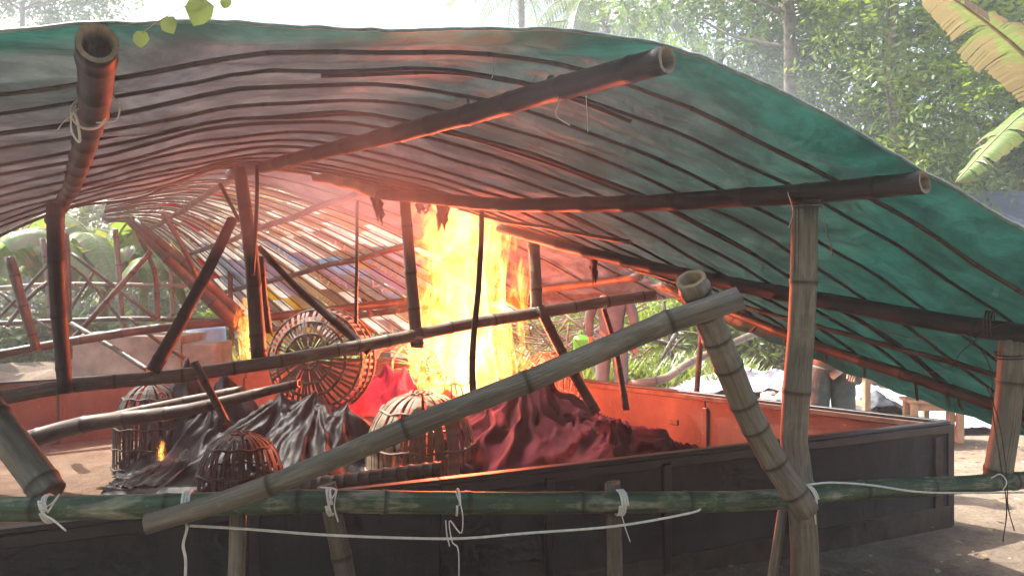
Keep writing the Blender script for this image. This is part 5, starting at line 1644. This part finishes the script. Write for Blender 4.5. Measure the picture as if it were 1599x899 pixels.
# palms
def palm(label, base, h, seed, nf=13, L=3.2):
    rs = random.Random(seed)
    t = thing('palm_tree', label, 'palm', base, 0, 'palms above the roof')
    b = Vector(base); top = b + Vector((.3, .1, h))
    put('trunk', tube_mesh('trunk', [b - Vector((0, 0, .1)), b.lerp(top, .5) + Vector((.2, 0, 0)), top], .18, .11, 10, 18), MAT['bark_light'], t)
    for k in range(nf):
        a = 2 * math.pi * k / nf + rs.uniform(-.2, .2); e = rs.uniform(-.1, .75)
        d = Vector((math.cos(a), math.sin(a), 0))
        P = catmull([top, top + d * .35 * L + Vector((0, 0, .28 * L * e)), top + d * .72 * L + Vector((0, 0, .18 * L * e - .12 * L)), top + d * .95 * L + Vector((0, 0, -.42 * L + .2 * e))], 34)
        fr = frames(P)
        V = []; FA = []
        for i in range(2, 34):
            T = fr[i][0]; side = T.cross(Vector((0, 0, 1))).normalized()
            ln = .75 * math.sin(math.pi * (i / 36) ** .7) * (L / 3.2) + .12
            for s in (-1, 1):
                for rep in (0, .5):
                    p = P[i] + T * rep * .09
                    dd = (side * s * .75 + T * .6 + Vector((0, 0, -.55 + rs.uniform(-.15, .15)))).normalized()
                    wv_ = T * .018
                    e1 = p + dd * ln * .55; e2 = p + dd * ln + Vector((0, 0, -.18 * ln))
                    b0 = len(V)
                    V += [p - wv_, p + wv_, e1 + wv_ * 1.3, e1 - wv_ * 1.3, e2]
                    FA += [(b0, b0 + 1, b0 + 2, b0 + 3), (b0 + 3, b0 + 2, b0 + 4)]
        f = put('frond', mesh('frond', V, FA), MAT['leaf_pale'], t)
        put('stalk', tube_mesh('stalk', P[::3], .03, .008, 5, 20), MAT['banana_stem'], f)
    return t
palm('palm with drooping fronds above the roof, right of centre', (at(930, 100, 22).x, 22, 0), 8.6, 3)
palm('fainter palm with one frond hanging left of the other palm', (at(800, 100, 27).x, 27, 0), 11.6, 4)

# hanging vine leaves at the top left, close to the roof edge
t = thing('hanging_vine', 'hanging vine with angular green leaves at the top left roof edge', 'vine', at(312, -60, 1.95))
def vine_leaf(x, y, size, d, seed, mat='banana_leaf'):
    rs = random.Random(seed)
    c = at(x, y, d)
    outline = [(0, -.58), (.30, -.36), (.50, -.06), (.42, .34), (.12, .44), (0, .40), (-.14, .46), (-.46, .30), (-.50, -.08), (-.28, -.36)]
    rot = rs.uniform(-.5, .5)
    V = [c]
    for (a, b_) in outline:
        X = (a * math.cos(rot) - b_ * math.sin(rot)) * size; Z = (a * math.sin(rot) + b_ * math.cos(rot)) * size
        V.append(c + Vector((X, .25 * abs(a) * size + rs.uniform(-.1, .1) * size, Z)))
    n = len(outline)
    o = put('leaf', mesh('leaf', V, [(0, i + 1, (i + 1) % n + 1) for i in range(n)], True), MAT[mat], t)
vine_leaf(310, 16, .070, 1.92, 1, 'leaf_pale'); vine_leaf(263, 38, .045, 1.94, 2, 'leaf_pale'); vine_leaf(218, 60, .04, 1.9, 5, 'leaf_pale'); vine_leaf(352, 4, .03, 1.95, 7, 'leaf_deep')
put('stem', tube_mesh('stem', [at(316, -60, 1.95), at(318, -20, 1.94), at(305, 0, 1.93), at(270, 20, 1.93), at(246, 35, 1.92), at(222, 52, 1.9)], .0015, .001, 5, 30), MAT['twig'], t)
put('stem', tube_mesh('stem', [at(340, -60, 1.95), at(350, -10, 1.94), at(356, 12, 1.93)], .0015, .001, 5, 14), MAT['twig'], t)

# weeds and grass behind the pit
def grass(name, label, n, box, h, seed, mat):
    r = np.random.default_rng(seed)
    x = r.uniform(box[0], box[1], n); y = r.uniform(box[2], box[3], n)
    b = np.stack([x, y, np.zeros(n)], 1)
    a = r.uniform(0, 2 * np.pi, n); ln = h * r.uniform(.4, 1.2, n)
    d = np.stack([np.cos(a), np.sin(a), np.zeros(n)], 1)
    s = np.stack([-np.sin(a), np.cos(a), np.zeros(n)], 1) * (.012 + .02 * r.uniform(0, 1, (n, 1)))
    m = b + d * (ln * .2)[:, None] + np.stack([0 * ln, 0 * ln, ln * .6], 1)
    e = b + d * (ln * .6)[:, None] + np.stack([0 * ln, 0 * ln, ln], 1)
    V = np.stack([b - s * .6, b + s * .6, m + s, m - s, e], 1).reshape(-1, 3)
    i = np.arange(n)[:, None] * 5
    Q = np.concatenate([i + np.array([[0, 1, 2]]), i + np.array([[0, 2, 3]]), i + np.array([[3, 2, 4]])])
    o = put(name, quads(name, V, Q), MAT[mat])
    return tag(o, label, 'grass', None, 'stuff')
grass('grass', 'bright green grass and weeds behind the pit right of the fire', 9000, (-.8, 3.2, 10.0, 13.5), .5, 1, 'grass')
grass('grass', 'green weeds below the banana plants at left', 9000, (-10, -2.5, 11.2, 14), .55, 2, 'grass')
grass('grass', 'tall leafy field plants beyond the pit at right', 9000, (2.0, 8, 12.8, 18), 1.3, 3, 'leaf_bright')
# leafy bushes seen under the roof
def bush(label, c, r, seed, mat, leaf=.16):
    rs = random.Random(seed)
    t = thing('bush', label, 'bush', (c[0], c[1], 0), 0, 'bushes behind the pit')
    cen = [Vector((c[0] + rs.gauss(0, r * .5), c[1] + rs.gauss(0, r * .4), rs.uniform(.25, 1.0) * r)) for k in range(9)]
    V, Q = leaf_cloud(cen, [r * .5] * 9, 60, seed, leaf, .4, 8)
    V[:, 2] = np.maximum(V[:, 2], .01)
    put('foliage', quads('foliage', V, Q), MAT[mat], t)
    for k in range(4):
        put('stem', tube_mesh('stem', [(c[0], c[1], -.05), (c[0] + rs.gauss(0, .1), c[1], .3 * r), cen[k]], .025, .01, 5, 8), MAT['bark'], t)
bush('leafy bush behind the right wall of the pit, left of the ringed pole', (at(1060, 540, 13).x, 13.2), 1.0, 1, 'leaf_bright')
bush('leafy bush between the ringed pole and the right post', (at(1190, 540, 13).x, 13.0), 1.1, 2, 'leaf_bright')
bush('leafy bush right behind the tall fire', (at(840, 540, 13.5).x, 14.0), 1.0, 3, 'leaf_bright')
bush('low bush at far left behind the earth bank', (at(20, 540, 11.5).x, 12.0), .8, 4, 'leaf_pale')
bush('low bush between concrete trough and blue barrel', (at(275, 530, 12.5).x, 12.6), .8, 5, 'leaf_bright')
bush('bush seen below the printed roof behind the tipped basket', (at(520, 540, 14).x, 14.5), 1.0, 6, 'leaf_bright')

# dry leaves and chips on the bare ground by the pit corner
def litter(name, label, n, region, seed, mat, size):
    r = np.random.default_rng(seed)
    VV = []; QQ = []
    for k in range(n):
        x = r.uniform(region[0], region[1]); y = r.uniform(region[2], region[3])
        a = r.uniform(0, 6.28); s = size * r.uniform(.4, 1.3); q = r.uniform(.3, .6)
        z = .012 + .05 * mnoise.noise(Vector((x * .35, y * .35, 0))) + 0.018 * mnoise.noise(Vector((x * 1.7, y * 1.7, 3)))
        d = np.array([math.cos(a), math.sin(a), 0]); p = np.array([-math.sin(a), math.cos(a), 0])
        c = np.array([x, y, z])
        VV += [c - d * s, c + p * s * q + [0, 0, r.uniform(0, .3) * s], c + d * s, c - p * s * q + [0, 0, r.uniform(0, .4) * s]]
        QQ.append([4 * k, 4 * k + 1, 4 * k + 2, 4 * k + 3])
    return tag(put(name, quads(name, VV, QQ), MAT[mat]), label, 'litter', None, 'stuff')
litter('leaf_litter', 'scattered dry leaves and chips on the bare ground', 900, (1.2, 8, 2.6, 10), 3, 'dry_leaf', .035)
litter('ground_chips', 'pale scraps and chips lying about the ground', 500, (1.2, 8, 2.6, 11), 4, 'stone', .022)
litter('pit_litter', 'small dry scraps on the pit floor', 140, (-4.6, -1.4, 5.4, 7.2), 5, 'dry_leaf', .03)

# ------------------------------------------------------------------ smoke haze
def make_haze():
    me = box_mesh('haze', (60, 62, 16.5), 0)
    me.transform(Matrix.Translation((0, 22, 16.5 / 2 - 1.2)))
    m = bpy.data.materials.new('haze'); m.use_nodes = True
    nt = m.node_tree; nt.nodes.clear()
    out = nt.nodes.new('ShaderNodeOutputMaterial'); pv = nt.nodes.new('ShaderNodeVolumePrincipled')
    pv.inputs['Color'].default_value = (.86, .92, 1, 1)
    pv.inputs['Density'].default_value = 0.005
    pv.inputs['Anisotropy'].default_value = 0.25
    nt.links.new(pv.outputs[0], out.inputs['Volume'])
    o = put('haze', me, m)
    o['kind'] = 'stuff'; o['label'] = 'thin bluish smoke haze hanging over the whole place'
make_haze()

def make_smoke():
    """smoke rolling out from under the roof towards the front"""
    bm = bmesh.new(); bmesh.ops.create_icosphere(bm, subdivisions=4, radius=1)
    for v in bm.verts:
        k = 1 + .2 * mnoise.noise(v.co * 1.5)
        v.co = Vector((v.co.x * 2.8 * k - .75, v.co.y * 2.7 * k + 4.3, v.co.z * .62 * k + 2.3))
    me = bpy.data.meshes.new('smoke'); bm.to_mesh(me); bm.free()
    t = NT('smoke')
    co = t.obj()
    n1 = t.noise(t.mapping(co, (1, 1, 1.6)), 0.9, 4, 0.6, 0.8)
    den = t.math('MULTIPLY', t.ramp(n1, [(0.36, L3(0, 0, 0)), (0.75, L3(1, 1, 1))]), SMOKE)
    # thin out towards the rim of the cloud
    mp = t.mapping(co, (1 / 2.7, 1 / 2.6, 1 / .6), (.75 / 2.7, -4.3 / 2.6, -2.3 / .6))
    ln = t.n('ShaderNodeVectorMath', operation='LENGTH'); t.l(mp, ln.inputs[0])
    rim = t.math('SUBTRACT', 1.0, t.math('POWER', ln.outputs['Value'], 2.5), clamp=True)
    pv = t.n('ShaderNodeVolumePrincipled')
    pv.inputs['Color'].default_value = (.80, .88, 1, 1); pv.inputs['Anisotropy'].default_value = 0.3
    t.l(t.math('MULTIPLY', den, rim), pv.inputs['Density'])
    t.l(pv.outputs[0], t.out.inputs['Volume'])
    o = put('smoke', me, t.m)
    o['kind'] = 'stuff'; o['label'] = 'bluish smoke rolling out under the near edge of the roof'
SMOKE = 0.32
cy.volume_step_rate = 2.0
cy.volume_max_steps = 128
make_smoke()
